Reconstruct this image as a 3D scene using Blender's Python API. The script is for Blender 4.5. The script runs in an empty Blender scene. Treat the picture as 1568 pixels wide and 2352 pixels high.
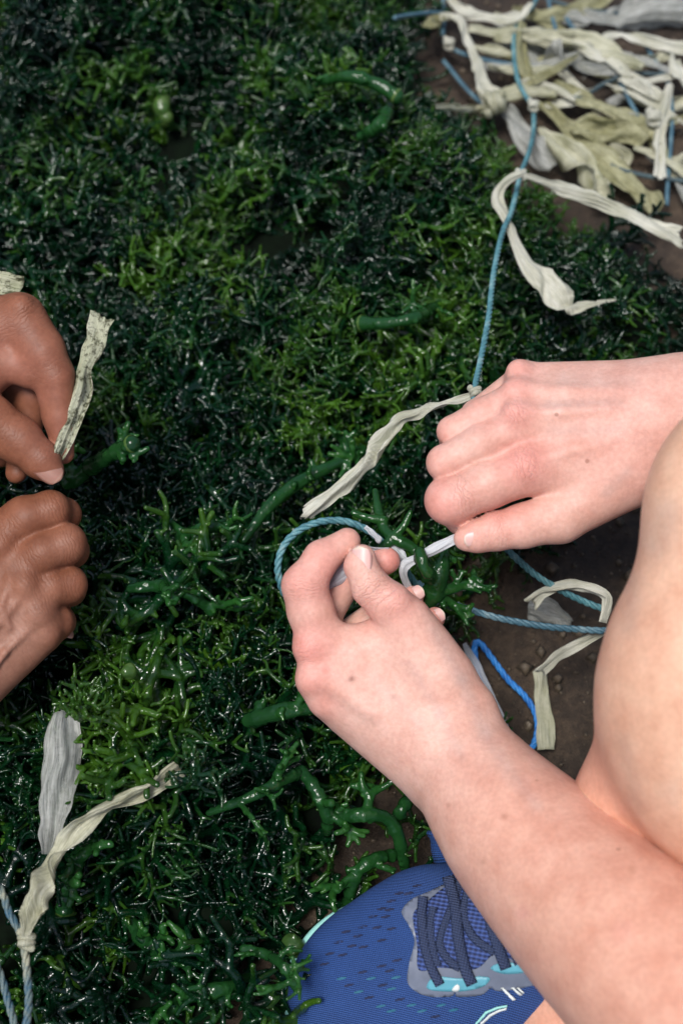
import bpy, math, random
import numpy as np
from mathutils import Vector

# ------------------------------------------------------------------ camera, sky, sun, exposure
S = bpy.context.scene
COL = S.collection
CAM = np.array([0.0, -0.42, 0.84]); TILT = math.radians(28)
FWD = np.array([0, math.sin(TILT), -math.cos(TILT)])
UP = np.array([0, math.cos(TILT), math.sin(TILT)])
RIGHT = np.array([1.0, 0, 0])
KPX = 0.48 / 1568.0                                   # tangent of the view angle per reference unit

cd = bpy.data.cameras.new('camera'); cam = bpy.data.objects.new('camera', cd); COL.objects.link(cam)
cam.location = CAM; cam.rotation_euler = (TILT, 0, 0)
cd.sensor_fit = 'HORIZONTAL'; cd.sensor_width = 24; cd.lens = 50; cd.clip_start = 0.01; cd.clip_end = 500
cd.dof.use_dof = True; cd.dof.focus_distance = 0.79; cd.dof.aperture_fstop = 5.6
S.camera = cam

SUN_DIR = Vector((-0.20, -0.20, 0.95)).normalized()   # towards the sun
w = bpy.data.worlds.new('World'); S.world = w; w.use_nodes = True
wt = w.node_tree
sky = wt.nodes.new('ShaderNodeTexSky'); sky.sky_type = 'NISHITA'; sky.sun_disc = False
sky.sun_elevation = math.asin(SUN_DIR.z); sky.sun_rotation = math.atan2(SUN_DIR.x, SUN_DIR.y)
sky.air_density = 1.0; sky.dust_density = 3.0
wt.links.new(sky.outputs[0], wt.nodes['Background'].inputs[0]); wt.nodes['Background'].inputs[1].default_value = 0.06
sd = bpy.data.lights.new('sun', 'SUN'); sun = bpy.data.objects.new('sun', sd); COL.objects.link(sun)
sd.energy = 1.5; sd.angle = math.radians(17); sd.color = (1.0, 0.985, 0.96)
sun.rotation_euler = SUN_DIR.to_track_quat('Z', 'Y').to_euler()
S.view_settings.view_transform = 'Standard'; S.view_settings.look = 'None'
S.view_settings.gamma = 1; S.view_settings.use_curve_mapping = False
S.view_settings.exposure = 1.25

rng = np.random.default_rng(7); random.seed(7)


# ------------------------------------------------------------------ placing helpers
def W(p, d):                       # point seen at reference position p, d metres along the view axis
    return CAM + d * (FWD + (p[0] - 784) * KPX * RIGHT + (1176 - p[1]) * KPX * UP)


def G(px, py, z=0.0):              # point seen at (px, py) at height z above the ground
    r = FWD + (px - 784) * KPX * RIGHT + (1176 - py) * KPX * UP
    return CAM + r * ((z - CAM[2]) / r[2])


def Gd(px, py, z=0.0):
    r = FWD + (px - 784) * KPX * RIGHT + (1176 - py) * KPX * UP
    return (z - CAM[2]) / r[2]


def mapV(V, d0):                   # sculpting space (x, y, h towards camera) -> metres
    u = KPX * d0
    d = d0 - V[:, 2] * u
    return (CAM[None] + d[:, None] * (FWD[None] + ((V[:, 0] - 784) * KPX)[:, None] * RIGHT[None]
            + ((1176 - V[:, 1]) * KPX)[:, None] * UP[None]))


# ------------------------------------------------------------------ object helpers
def tag(o, label=None, cat=None, group=None, kind=None):
    if label: o['label'] = label
    if cat: o['category'] = cat
    if group: o['group'] = group
    if kind: o['kind'] = kind
    return o


def mesh_obj(name, V, F, mat, parent=None, smooth=True, attrs=None, cols=None):
    me = bpy.data.meshes.new(name)
    V = np.asarray(V, dtype=np.float32)
    if isinstance(F, np.ndarray):
        nF, k = F.shape
        me.vertices.add(len(V)); me.vertices.foreach_set('co', V.ravel())
        me.loops.add(nF * k); me.loops.foreach_set('vertex_index', F.astype(np.int32).ravel())
        me.polygons.add(nF)
        me.polygons.foreach_set('loop_start', np.arange(0, nF * k, k, dtype=np.int32))
        me.update(calc_edges=True)
        me.validate()
    else:
        me.from_pydata(V.tolist(), [], F); me.update()
    if smooth:
        me.polygons.foreach_set('use_smooth', np.ones(len(me.polygons), dtype=bool))
    for k_, a in (attrs or {}).items():
        at = me.attributes.new(k_, 'FLOAT', 'POINT'); at.data.foreach_set('value', np.asarray(a, dtype=np.float32))
    if cols is not None:
        at = me.color_attributes.new('col', 'FLOAT_COLOR', 'POINT')
        c4 = np.ones((len(V), 4), dtype=np.float32); c4[:, :3] = cols
        at.data.foreach_set('color', c4.ravel())
    if mat: me.materials.append(mat)
    o = bpy.data.objects.new(name, me); COL.objects.link(o)
    if parent is not None: o.parent = parent
    return o


def catmull(P, n):
    P = np.asarray(P, dtype=float)
    if len(P) == 2:
        t = np.linspace(0, 1, n)[:, None]; return P[0] * (1 - t) + P[1] * t
    Q = np.vstack([2 * P[0] - P[1], P, 2 * P[-1] - P[-2]])
    L = np.concatenate([[0], np.cumsum(np.linalg.norm(np.diff(P[:, :3], axis=0), axis=1))])
    s = np.linspace(0, L[-1], n); out = np.zeros((n, P.shape[1]))
    for i, x in enumerate(s):
        k = min(max(np.searchsorted(L, x, side='right') - 1, 0), len(P) - 2)
        t = (x - L[k]) / max(L[k + 1] - L[k], 1e-9)
        a, b, c, d = Q[k], Q[k + 1], Q[k + 2], Q[k + 3]
        out[i] = 0.5 * (2 * b + (c - a) * t + (2 * a - 5 * b + 4 * c - d) * t * t + (3 * b - 3 * c + d - a) * t ** 3)
    return out


def frames(P):
    T = np.gradient(P, axis=0); T /= np.linalg.norm(T, axis=1)[:, None] + 1e-12
    n = np.cross(T[0], [0.3, 0.2, 0.9]); n /= np.linalg.norm(n) + 1e-9
    N = [n]
    for i in range(1, len(P)):
        n = N[-1] - T[i] * np.dot(N[-1], T[i]); n /= np.linalg.norm(n) + 1e-12; N.append(n)
    N = np.array(N); return T, N, np.cross(T, N)


class Geo:
    def __init__(s): s.V = []; s.F = []; s.A = []; s.n = 0

    def tube(s, P, R, sides=6, a=0.0, a2=None, cap0=False, flat=1.0):
        P = np.asarray(P, float); n = len(P); R = np.broadcast_to(R, (n,))
        T, N, B = frames(P)
        ang = np.arange(sides) * 2 * math.pi / sides
        ring = P[:, None] + R[:, None, None] * (np.cos(ang)[None, :, None] * N[:, None] + flat * np.sin(ang)[None, :, None] * B[:, None])
        base = s.n
        s.V.append(ring.reshape(-1, 3)); s.V.append((P[-1] + T[-1] * R[-1] * 0.7)[None]); s.n += n * sides + 1
        a2 = a if a2 is None else a2
        s.A.append(np.repeat(np.linspace(a, a2, n), sides)); s.A.append([a2])
        for i in range(n - 1):
            for k in range(sides):
                k2 = (k + 1) % sides
                s.F.append((base + i * sides + k, base + i * sides + k2, base + (i + 1) * sides + k2, base + (i + 1) * sides + k))
        tip = base + n * sides
        for k in range(sides):
            s.F.append((base + (n - 1) * sides + k, base + (n - 1) * sides + (k + 1) % sides, tip))
        if cap0: s.F.append(tuple(base + k for k in reversed(range(sides))))

    def build(s, name, mat, parent=None, attr='tip'):
        return mesh_obj(name, np.concatenate(s.V), s.F, mat, parent, attrs={attr: np.concatenate(s.A)})


# ------------------------------------------------------------------ materials
def new_mat(name):
    m = bpy.data.materials.new(name); m.use_nodes = True
    nt = m.node_tree
    return m, nt, nt.nodes['Principled BSDF'], nt.nodes['Material Output']


def nd(nt, t, **kw):
    n = nt.nodes.new(t)
    for k, v in kw.items():
        if k in n.inputs: n.inputs[k].default_value = v
        else: setattr(n, k, v)
    return n


def ramp(nt, fac, stops):
    r = nt.nodes.new('ShaderNodeValToRGB'); e = r.color_ramp.elements
    while len(e) < len(stops): e.new(0.5)
    for el, (p, c) in zip(e, stops): el.position = p; el.color = (*c, 1) if len(c) == 3 else c
    nt.links.new(fac, r.inputs[0]); return r


def mixc(nt, fac, a, b, mode='MIX'):
    m = nt.nodes.new('ShaderNodeMix'); m.data_type = 'RGBA'; m.blend_type = mode
    for s_, v in ((0, fac), (6, a), (7, b)):
        if hasattr(v, 'is_linked'): nt.links.new(v, m.inputs[s_])
        else: m.inputs[s_].default_value = v if s_ == 0 else (*v, 1)
    return m.outputs[2]


def math_(nt, op, a, b=None):
    m = nt.nodes.new('ShaderNodeMath'); m.operation = op
    for i, v in enumerate((a, b)):
        if v is None: continue
        if hasattr(v, 'is_linked'): nt.links.new(v, m.inputs[i])
        else: m.inputs[i].default_value = v
    return m.outputs[0]


def pos(nt): return nt.nodes.new('ShaderNodeNewGeometry').outputs['Position']


def noise(nt, vec, scale, detail=3, rough=0.55):
    n = nd(nt, 'ShaderNodeTexNoise', Scale=scale, Detail=detail, Roughness=rough)
    nt.links.new(vec, n.inputs['Vector']); return n.outputs['Fac']


def bump(nt, h, strength, dist, normal=None):
    b = nd(nt, 'ShaderNodeBump', Strength=strength, Distance=dist); nt.links.new(h, b.inputs['Height'])
    if normal is not None: nt.links.new(normal, b.inputs['Normal'])
    return b.outputs['Normal']


def skin_mat(name, mottle, sss, rough, wr=1.0, fine=1.0, wav=14.0):
    m, nt, b, out = new_mat(name)
    c = nd(nt, 'ShaderNodeVertexColor', layer_name='col'); p = pos(nt)
    n1 = noise(nt, p, 70, 4); n2 = noise(nt, p, 420, 3)
    r1 = ramp(nt, n1, [(0.32, mottle[0]), (0.68, mottle[1])])
    col = mixc(nt, 1.0, c.outputs['Color'], r1.outputs[0], 'MULTIPLY')
    r2 = ramp(nt, n2, [(0.35, (0.93, 0.90, 0.89)), (0.65, (1.04, 1.03, 1.02))])
    col = mixc(nt, 1.0, col, r2.outputs[0], 'MULTIPLY')
    vs = nd(nt, 'ShaderNodeTexVoronoi', Scale=62.0); nt.links.new(p, vs.inputs['Vector'])
    fr = ramp(nt, vs.outputs['Distance'], [(0.0, (1, 1, 1)), (0.055, (1, 1, 1)), (0.09, (0, 0, 0))])
    vr = nd(nt, 'ShaderNodeSeparateColor'); nt.links.new(vs.outputs['Color'], vr.inputs[0])
    keep = math_(nt, 'GREATER_THAN', vr.outputs[0], 0.88)
    fk = math_(nt, 'MULTIPLY', math_(nt, 'MULTIPLY', fr.outputs[0], keep), 0.5)
    col = mixc(nt, fk, col, (0.22, 0.075, 0.04))
    nt.links.new(col, b.inputs['Base Color'])
    b.inputs['Roughness'].default_value = rough; b.inputs['Specular IOR Level'].default_value = 0.3
    b.inputs['Subsurface Weight'].default_value = sss
    b.inputs['Subsurface Radius'].default_value = (1.0, 0.35, 0.2); b.inputs['Subsurface Scale'].default_value = 0.004
    v = nd(nt, 'ShaderNodeTexVoronoi', Scale=1900.0); nt.links.new(p, v.inputs['Vector'])
    nf = noise(nt, p, 1500, 4, 0.65)
    h = math_(nt, 'ADD', math_(nt, 'MULTIPLY', v.outputs['Distance'], 0.5), nf)
    nrm = bump(nt, h, 0.28 * fine, 0.0006)
    ws = nd(nt, 'ShaderNodeAttribute', attribute_name='ws'); wm = nd(nt, 'ShaderNodeAttribute', attribute_name='wm')
    nw = noise(nt, p, 160, 3)
    ph = math_(nt, 'ADD', ws.outputs['Fac'], math_(nt, 'MULTIPLY', nw, wav))
    sn = math_(nt, 'POWER', math_(nt, 'ABSOLUTE', math_(nt, 'SINE', ph)), 0.35)
    hw = math_(nt, 'MULTIPLY', sn, wm.outputs['Fac'])
    nrm = bump(nt, hw, 0.8 * wr, 0.0009, nrm)
    nt.links.new(nrm, b.inputs['Normal'])
    return m


M_SKIN = skin_mat('fair_skin', ((0.91, 0.80, 0.77), (1.06, 1.05, 1.05)), 0.30, 0.46)
M_BROWN = skin_mat('brown_skin', ((0.80, 0.74, 0.70), (1.12, 1.10, 1.10)), 0.15, 0.50, 0.40, 0.6, 10.0)


def weed_mat(name, dark, mid, tipc, gloss=0.13, trans=0.28, vary=2.0):
    m, nt, b, out = new_mat(name); p = pos(nt)
    t = nd(nt, 'ShaderNodeAttribute', attribute_name='tip')
    n1 = noise(nt, p, 11, 3); n2 = noise(nt, p, 60, 2)
    ti = nd(nt, 'ShaderNodeAttribute', attribute_name='tint', attribute_type='INSTANCER')
    n1 = math_(nt, 'ADD', n1, math_(nt, 'MULTIPLY', ti.outputs['Fac'], 0.5))
    f = math_(nt, 'ADD', math_(nt, 'MULTIPLY', t.outputs['Fac'], 0.62), math_(nt, 'MULTIPLY', math_(nt, 'SUBTRACT', n1, 0.53), vary))
    r = ramp(nt, f, [(0.05, dark), (0.48, mid), (0.95, tipc)])
    r2 = ramp(nt, n2, [(0.3, (0.65, 0.7, 0.75)), (0.7, (1.15, 1.1, 1.0))])
    col = mixc(nt, 1.0, r.outputs[0], r2.outputs[0], 'MULTIPLY')
    nt.links.new(col, b.inputs['Base Color'])
    b.inputs['Roughness'].default_value = gloss; b.inputs['IOR'].default_value = 1.4
    b.inputs['Specular IOR Level'].default_value = 0.85
    nb = noise(nt, p, 480, 2)
    nt.links.new(bump(nt, nb, 0.45, 0.0012), b.inputs['Normal'])
    tr = nd(nt, 'ShaderNodeBsdfTranslucent'); nt.links.new(mixc(nt, 1.0, col, (1.6, 1.7, 1.0), 'MULTIPLY'), tr.inputs['Color'])
    mx = nd(nt, 'ShaderNodeMixShader', Fac=trans)
    nt.links.new(b.outputs[0], mx.inputs[1]); nt.links.new(tr.outputs[0], mx.inputs[2]); nt.links.new(mx.outputs[0], out.inputs[0])
    return m


M_WEED = weed_mat('wet_seaweed', (0.0012, 0.014, 0.006), (0.0035, 0.032, 0.008), (0.048, 0.126, 0.011), 0.05, 0.25)
M_STALK = weed_mat('seaweed_stalk', (0.012, 0.065, 0.018), (0.022, 0.105, 0.020), (0.09, 0.21, 0.035), 0.07, 0.38, 0.6)
M_BULB = weed_mat('pale_seaweed_end', (0.03, 0.10, 0.02), (0.085, 0.17, 0.04), (0.17, 0.25, 0.08), 0.10, 0.4, 0.6)


def tie_mat(name, c0, c1, stain=0.0, clear=0.0, trans=0.35, rough=0.4):
    m, nt, b, out = new_mat(name); p = pos(nt)
    u = nd(nt, 'ShaderNodeAttribute', attribute_name='ru'); s_ = nd(nt, 'ShaderNodeAttribute', attribute_name='rs')
    cmb = nt.nodes.new('ShaderNodeCombineXYZ')
    nt.links.new(math_(nt, 'MULTIPLY', u.outputs['Fac'], 7.0), cmb.inputs[0]); nt.links.new(math_(nt, 'MULTIPLY', s_.outputs['Fac'], 40.0), cmb.inputs[1])
    st = noise(nt, cmb.outputs[0], 1.6, 4, 0.6); n2 = noise(nt, p, 45, 3)
    f = math_(nt, 'ADD', math_(nt, 'MULTIPLY', st, 0.6), math_(nt, 'MULTIPLY', n2, 0.5))
    col = ramp(nt, f, [(0.38, c0), (0.68, c1)]).outputs[0]
    if stain:
        n3 = noise(nt, p, 330, 4, 0.7); n4 = noise(nt, p, 60, 2)
        sf = ramp(nt, math_(nt, 'ADD', math_(nt, 'MULTIPLY', n3, 0.75), math_(nt, 'MULTIPLY', n4, 0.35)), [(0.53, (0, 0, 0)), (0.63, (1, 1, 1))])
        col = mixc(nt, math_(nt, 'MULTIPLY', sf.outputs[0], stain), col, (0.06, 0.06, 0.02))
    nt.links.new(col, b.inputs['Base Color']); b.inputs['Roughness'].default_value = rough
    hb = math_(nt, 'ADD', math_(nt, 'MULTIPLY', st, 1.0), math_(nt, 'MULTIPLY', noise(nt, p, 500, 3), 0.4))
    nt.links.new(bump(nt, hb, 0.8, 0.0012), b.inputs['Normal'])
    tr = nd(nt, 'ShaderNodeBsdfTranslucent'); nt.links.new(col, tr.inputs['Color'])
    mx = nd(nt, 'ShaderNodeMixShader', Fac=trans)
    nt.links.new(b.outputs[0], mx.inputs[1]); nt.links.new(tr.outputs[0], mx.inputs[2]); last = mx.outputs[0]
    if clear:
        tp = nd(nt, 'ShaderNodeBsdfTransparent'); m2 = nd(nt, 'ShaderNodeMixShader')
        cf = ramp(nt, st, [(0.3, (clear * 1.3,) * 3), (0.7, (clear * 0.6,) * 3)])
        nt.links.new(cf.outputs[0], m2.inputs[0]); nt.links.new(last, m2.inputs[1]); nt.links.new(tp.outputs[0], m2.inputs[2]); last = m2.outputs[0]
    nt.links.new(last, out.inputs[0])
    return m


M_OLD = tie_mat('old_tie', (0.40, 0.40, 0.23), (0.78, 0.77, 0.62), 0.12, 0.16, 0.4)
M_OLIVE = tie_mat('olive_tie', (0.24, 0.23, 0.08), (0.60, 0.59, 0.38), 0.3, 0.14, 0.4)
M_PALE = tie_mat('pale_tie', (0.54, 0.54, 0.40), (0.86, 0.85, 0.76), 0, 0.14, 0.4)
M_STAIN = tie_mat('stained_tie', (0.36, 0.38, 0.22), (0.66, 0.66, 0.50), 0.9)
M_FILM = tie_mat('film_tie', (0.40, 0.42, 0.38), (0.62, 0.63, 0.59), 0.15, 0.5, 0.3, 0.3)
M_NEW = tie_mat('new_tie', (0.62, 0.65, 0.68), (0.84, 0.86, 0.88), 0, 0.06, 0.3, 0.25)
M_CLEAR = tie_mat('clear_film', (0.55, 0.60, 0.68), (0.80, 0.83, 0.88), 0, 0.5, 0.25, 0.2)


def rope_mat(name, c0, c1, c2):
    m, nt, b, out = new_mat(name); p = pos(nt)
    n = noise(nt, p, 90, 3); n2 = noise(nt, p, 900, 2)
    col = ramp(nt, math_(nt, 'ADD', math_(nt, 'MULTIPLY', n, 0.7), math_(nt, 'MULTIPLY', n2, 0.3)), [(0.35, c0), (0.52, c1), (0.68, c2)])
    nt.links.new(col.outputs[0], b.inputs['Base Color']); b.inputs['Roughness'].default_value = 0.5
    nt.links.new(bump(nt, noise(nt, p, 1800, 2), 0.5, 0.0005), b.inputs['Normal'])
    return m


M_TEAL = rope_mat('teal_rope', (0.03, 0.09, 0.11), (0.07, 0.20, 0.23), (0.20, 0.32, 0.32))
M_BLUE = rope_mat('blue_rope', (0.012, 0.10, 0.36), (0.02, 0.18, 0.52), (0.05, 0.26, 0.60))
M_FADED = rope_mat('faded_rope', (0.03, 0.075, 0.11), (0.055, 0.13, 0.175), (0.14, 0.22, 0.25))
M_DARKROPE = rope_mat('dark_rope', (0.02, 0.035, 0.04), (0.04, 0.07, 0.08), (0.07, 0.11, 0.12))
M_WORN = rope_mat('worn_rope', (0.02, 0.075, 0.12), (0.11, 0.145, 0.13), (0.28, 0.28, 0.20))


def soil_mat():
    m, nt, b, out = new_mat('soil'); p = pos(nt)
    n1 = noise(nt, p, 14, 5, 0.6); n2 = noise(nt, p, 160, 5, 0.7)
    f = math_(nt, 'ADD', math_(nt, 'MULTIPLY', n1, 0.55), math_(nt, 'MULTIPLY', n2, 0.45))
    col = ramp(nt, f, [(0.34, (0.011, 0.007, 0.004)), (0.5, (0.036, 0.023, 0.014)), (0.66, (0.095, 0.064, 0.039))])
    nt.links.new(col.outputs[0], b.inputs['Base Color']); b.inputs['Roughness'].default_value = 0.75
    nt.links.new(bump(nt, math_(nt, 'ADD', n2, math_(nt, 'MULTIPLY', noise(nt, p, 700, 3), 0.5)), 0.9, 0.004), b.inputs['Normal'])
    return m


M_SOIL = soil_mat()
m_, nt_, b_, o_ = new_mat('grit'); M_GRIT = m_
c_ = ramp(nt_, noise(nt_, pos(nt_), 220, 2), [(0.3, (0.035, 0.025, 0.016)), (0.6, (0.10, 0.075, 0.05)), (0.8, (0.26, 0.22, 0.17))])
nt_.links.new(c_.outputs[0], b_.inputs['Base Color']); b_.inputs['Roughness'].default_value = 0.7
m_, nt_, b_, o_ = new_mat('weed_gap_shade'); M_GAP_SHADE = m_  # near-black colour stands in for shade between the fronds
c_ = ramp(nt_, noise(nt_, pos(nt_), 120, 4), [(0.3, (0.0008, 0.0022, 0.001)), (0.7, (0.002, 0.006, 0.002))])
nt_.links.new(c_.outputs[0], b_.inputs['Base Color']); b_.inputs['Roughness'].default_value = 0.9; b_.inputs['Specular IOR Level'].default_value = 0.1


def nail_mat(name, c0, c1):
    m, nt, b, out = new_mat(name)
    t = nd(nt, 'ShaderNodeAttribute', attribute_name='tip')
    r = ramp(nt, t.outputs['Fac'], [(0.0, c0), (0.87, c0), (0.93, c1)])
    nt.links.new(r.outputs[0], b.inputs['Base Color']); b.inputs['Roughness'].default_value = 0.42
    b.inputs['Subsurface Weight'].default_value = 0.2; b.inputs['Subsurface Scale'].default_value = 0.002
    return m


M_NAIL = nail_mat('fair_nail', (0.64, 0.39, 0.35), (0.66, 0.52, 0.42))
M_NAILB = nail_mat('brown_nail', (0.30, 0.15, 0.11), (0.36, 0.20, 0.145))


# ------------------------------------------------------------------ sculpting: signed distance + surface nets
class Field:
    def __init__(s, lo, hi, step):
        s.lo = np.array(lo, float); s.step = step
        s.n = np.ceil((np.array(hi) - s.lo) / step).astype(int) + 1
        s.ax = [s.lo[i] + step * np.arange(s.n[i]) for i in range(3)]
        s.F = np.full(s.n, 80.0, dtype=np.float32)

    def box(s, pts, rad):
        pts = np.asarray(pts, float)
        a = np.floor((pts.min(0) - rad - s.lo) / s.step).astype(int); b = np.ceil((pts.max(0) + rad - s.lo) / s.step).astype(int) + 1
        a = np.clip(a, 0, s.n); b = np.clip(b, 0, s.n)
        sl = tuple(slice(a[i], b[i]) for i in range(3))
        X, Y, Z = np.meshgrid(*[s.ax[i][sl[i]].astype(np.float32) for i in range(3)], indexing='ij')
        return sl, X, Y, Z

    @staticmethod
    def cone(X, Y, Z, a, b, flat):
        ax, ay, az, ra = a; bx, by, bz, rb = b
        dx, dy, dz = bx - ax, by - ay, bz - az; L2 = dx * dx + dy * dy + dz * dz + 1e-6
        t = np.clip(((X - ax) * dx + (Y - ay) * dy + (Z - az) * dz) / L2, 0, 1)
        return np.sqrt((X - ax - t * dx) ** 2 + (Y - ay - t * dy) ** 2 + ((Z - az - t * dz) * flat) ** 2) - (ra + (rb - ra) * t)

    def chain(s, pts, k=18, kin=10, flat=1.0, kbase=None, cut=False):
        pts = [tuple(p) for p in pts]
        if len(pts) == 1: pts = pts * 2
        rm = max(p[3] for p in pts); mg = rm + max(k, kbase or 0) + 30
        sl, X, Y, Z = s.box([p[:3] for p in pts], mg)
        if X.size == 0: return
        d = None
        for a, b in zip(pts[:-1], pts[1:]):
            e = s.cone(X, Y, Z, a, b, flat)
            d = e if d is None else smin(d, e, kin)
        if kbase:
            p = pts[0]; g = np.exp(-((X - p[0]) ** 2 + (Y - p[1]) ** 2 + (Z - p[2]) ** 2) / (2 * (p[3] * 1.05) ** 2))
            kk = k + (kbase - k) * g
        else: kk = k
        if cut: s.F[sl] = -smin(-s.F[sl], d, kk)
        else: s.F[sl] = smin(s.F[sl], d, kk)

    def mesh(s):
        F = s.F; S_ = F < 0
        nx, ny, nz = F.shape
        cnt = np.zeros((nx - 1, ny - 1, nz - 1), dtype=np.uint8)
        offs = [(i, j, k) for i in (0, 1) for j in (0, 1) for k in (0, 1)]
        for o in offs: cnt += S_[o[0]:nx - 1 + o[0], o[1]:ny - 1 + o[1], o[2]:nz - 1 + o[2]]
        act = (cnt > 0) & (cnt < 8)
        I = np.argwhere(act); idx = np.full(act.shape, -1, dtype=np.int64); idx[act] = np.arange(len(I))
        val = np.stack([F[I[:, 0] + o[0], I[:, 1] + o[1], I[:, 2] + o[2]] for o in offs], 1)
        acc = np.zeros((len(I), 3)); c = np.zeros(len(I))
        for a in range(8):
            for b in range(a + 1, 8):
                oa, ob = np.array(offs[a]), np.array(offs[b])
                if np.abs(oa - ob).sum() != 1: continue
                m = (val[:, a] < 0) != (val[:, b] < 0)
                t = val[m, a] / (val[m, a] - val[m, b])
                acc[m] += oa + t[:, None] * (ob - oa); c[m] += 1
        V = s.lo + s.step * (I + acc / c[:, None])
        faces = []
        for ax in range(3):
            a1, a2 = (ax + 1) % 3, (ax + 2) % 3
            sl0 = [slice(1, -1)] * 3; sl1 = [slice(1, -1)] * 3
            sl0[ax] = slice(0, -1); sl1[ax] = slice(1, None)
            A = S_[tuple(sl0)]; B = S_[tuple(sl1)]
            for flip, msk in ((False, A & ~B), (True, ~A & B)):
                E = np.argwhere(msk); E[:, a1] += 1; E[:, a2] += 1
                q = []
                for d1, d2 in ((0, 0), (-1, 0), (-1, -1), (0, -1)):
                    C = E.copy(); C[:, a1] += d1; C[:, a2] += d2; q.append(idx[C[:, 0], C[:, 1], C[:, 2]])
                q = np.stack(q, 1)
                faces.append(q if flip else q[:, ::-1])       # sculpting space is left-handed
        return V, np.concatenate(faces)

    def top(s, x, y):
        i = int(np.clip(round((x - s.lo[0]) / s.step), 0, s.n[0] - 1)); j = int(np.clip(round((y - s.lo[1]) / s.step), 0, s.n[1] - 1))
        col = s.F[i, j]; ks = np.where(col < 0)[0]
        if len(ks) == 0: return None
        k = ks[-1]
        if k + 1 >= s.n[2]: return s.ax[2][k]
        return s.ax[2][k] + s.step * col[k] / (col[k] - col[k + 1])


def smin(a, b, k):
    h = np.maximum(k - np.abs(a - b), 0) / k
    return np.minimum(a, b) - h * h * k * 0.25


def skin_cols(V, base, red, spots):
    c = np.tile(np.array(base), (len(V), 1)); g = np.zeros(len(V))
    for sp_ in spots:
        if len(sp_) > 5: continue
        x, y, h, r, a = sp_
        g = np.maximum(g, a * np.exp(-((V[:, 0] - x) ** 2 + (V[:, 1] - y) ** 2 + ((V[:, 2] - h) * 0.7) ** 2) / (2 * r * r)))
    c = c * (1 - g[:, None]) + np.array(red) * g[:, None]
    for sp_ in spots:                                  # moles, veins and bruises with a colour of their own
        if len(sp_) < 6: continue
        x, y, h, r, a, cc = sp_[:6]; x2, y2 = sp_[6:8] if len(sp_) > 6 else (x, y)
        t = np.clip(((V[:, 0] - x) * (x2 - x) + (V[:, 1] - y) * (y2 - y)) / ((x2 - x) ** 2 + (y2 - y) ** 2 + 1e-6), 0, 1)
        m = a * np.exp(-((V[:, 0] - x - t * (x2 - x)) ** 2 + (V[:, 1] - y - t * (y2 - y)) ** 2) / (2 * r * r)) * (V[:, 2] > h)
        c = c * (1 - m[:, None]) + np.array(cc) * m[:, None]
    return c


def wrinkles(V, joints):           # joints: (x, y, h, dirx, diry, extent, radius, pitch, amount)
    ws = np.zeros(len(V)); wm = np.zeros(len(V))
    for (x, y, h, dx, dy, ext, rad, pitch, amt) in joints:
        L = math.hypot(dx, dy); dx /= L; dy /= L
        s_ = (V[:, 0] - x) * dx + (V[:, 1] - y) * dy; q = -(V[:, 0] - x) * dy + (V[:, 1] - y) * dx
        m = amt * np.exp(-(s_ / ext) ** 2) * np.exp(-(q / rad) ** 4) * np.clip((V[:, 2] - h) / 10 + 0.5, 0, 1)
        better = m > wm; ws[better] = s_[better] / pitch * math.pi; wm = np.maximum(wm, m)
    return ws, wm


class Body:                        # several sculpted pieces merged in one mesh
    def __init__(s): s.V = []; s.F = []; s.C = []; s.ws = []; s.wm = []; s.n = 0

    def add(s, field, d0, base, red, spots, joints):
        V, F = field.mesh()
        s.C.append(skin_cols(V, base, red, spots)); a, b = wrinkles(V, joints); s.ws.append(a); s.wm.append(b)
        s.V.append(mapV(V, d0)); s.F.append(F + s.n); s.n += len(V)

    def build(s, name, mat):
        return mesh_obj(name, np.concatenate(s.V), np.concatenate(s.F), mat, attrs={'ws': np.concatenate(s.ws), 'wm': np.concatenate(s.wm)}, cols=np.concatenate(s.C))


def nail(parent, mat, c, axis, nrm, L, Wd, r, d0, label=None):
    c = np.array(c, float); axis = np.array(axis, float); axis /= np.linalg.norm(axis)
    nrm = np.array(nrm, float); nrm -= axis * nrm.dot(axis); nrm /= np.linalg.norm(nrm); side = np.cross(axis, nrm)
    na, nb = 13, 11; V = []; A = []
    for i in range(na):
        a = -1 + 2 * i / (na - 1); wsc = (1 - abs(a) ** 3.2 * 0.97) ** (1 / 2.4)
        for j in range(nb):
            b = -1 + 2 * j / (nb - 1); ang = b * wsc * math.asin(min(Wd / r, 0.98))
            a_eff = a + 0.12 * (1 - b * b) * (1 if a > 0.5 else 0) * (a - 0.5)
            V.append(c + axis * a_eff * L + side * r * math.sin(ang) + nrm * (r * (math.cos(ang) - 1) - 0.07 * L * a * a))
            A.append((a + 1) / 2)
    F = [(i * nb + j, i * nb + j + 1, (i + 1) * nb + j + 1, (i + 1) * nb + j) for i in range(na - 1) for j in range(nb - 1)]
    o = mesh_obj('fingernail', mapV(np.array(V), d0), F, mat, parent, attrs={'tip': A})
    so = o.modifiers.new('thick', 'SOLIDIFY'); so.thickness = 0.0006; so.offset = 0
    return o


FAIR = (0.63, 0.400, 0.330); RED = (0.62, 0.240, 0.205)
body = Body()
STEP = 5.0

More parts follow.
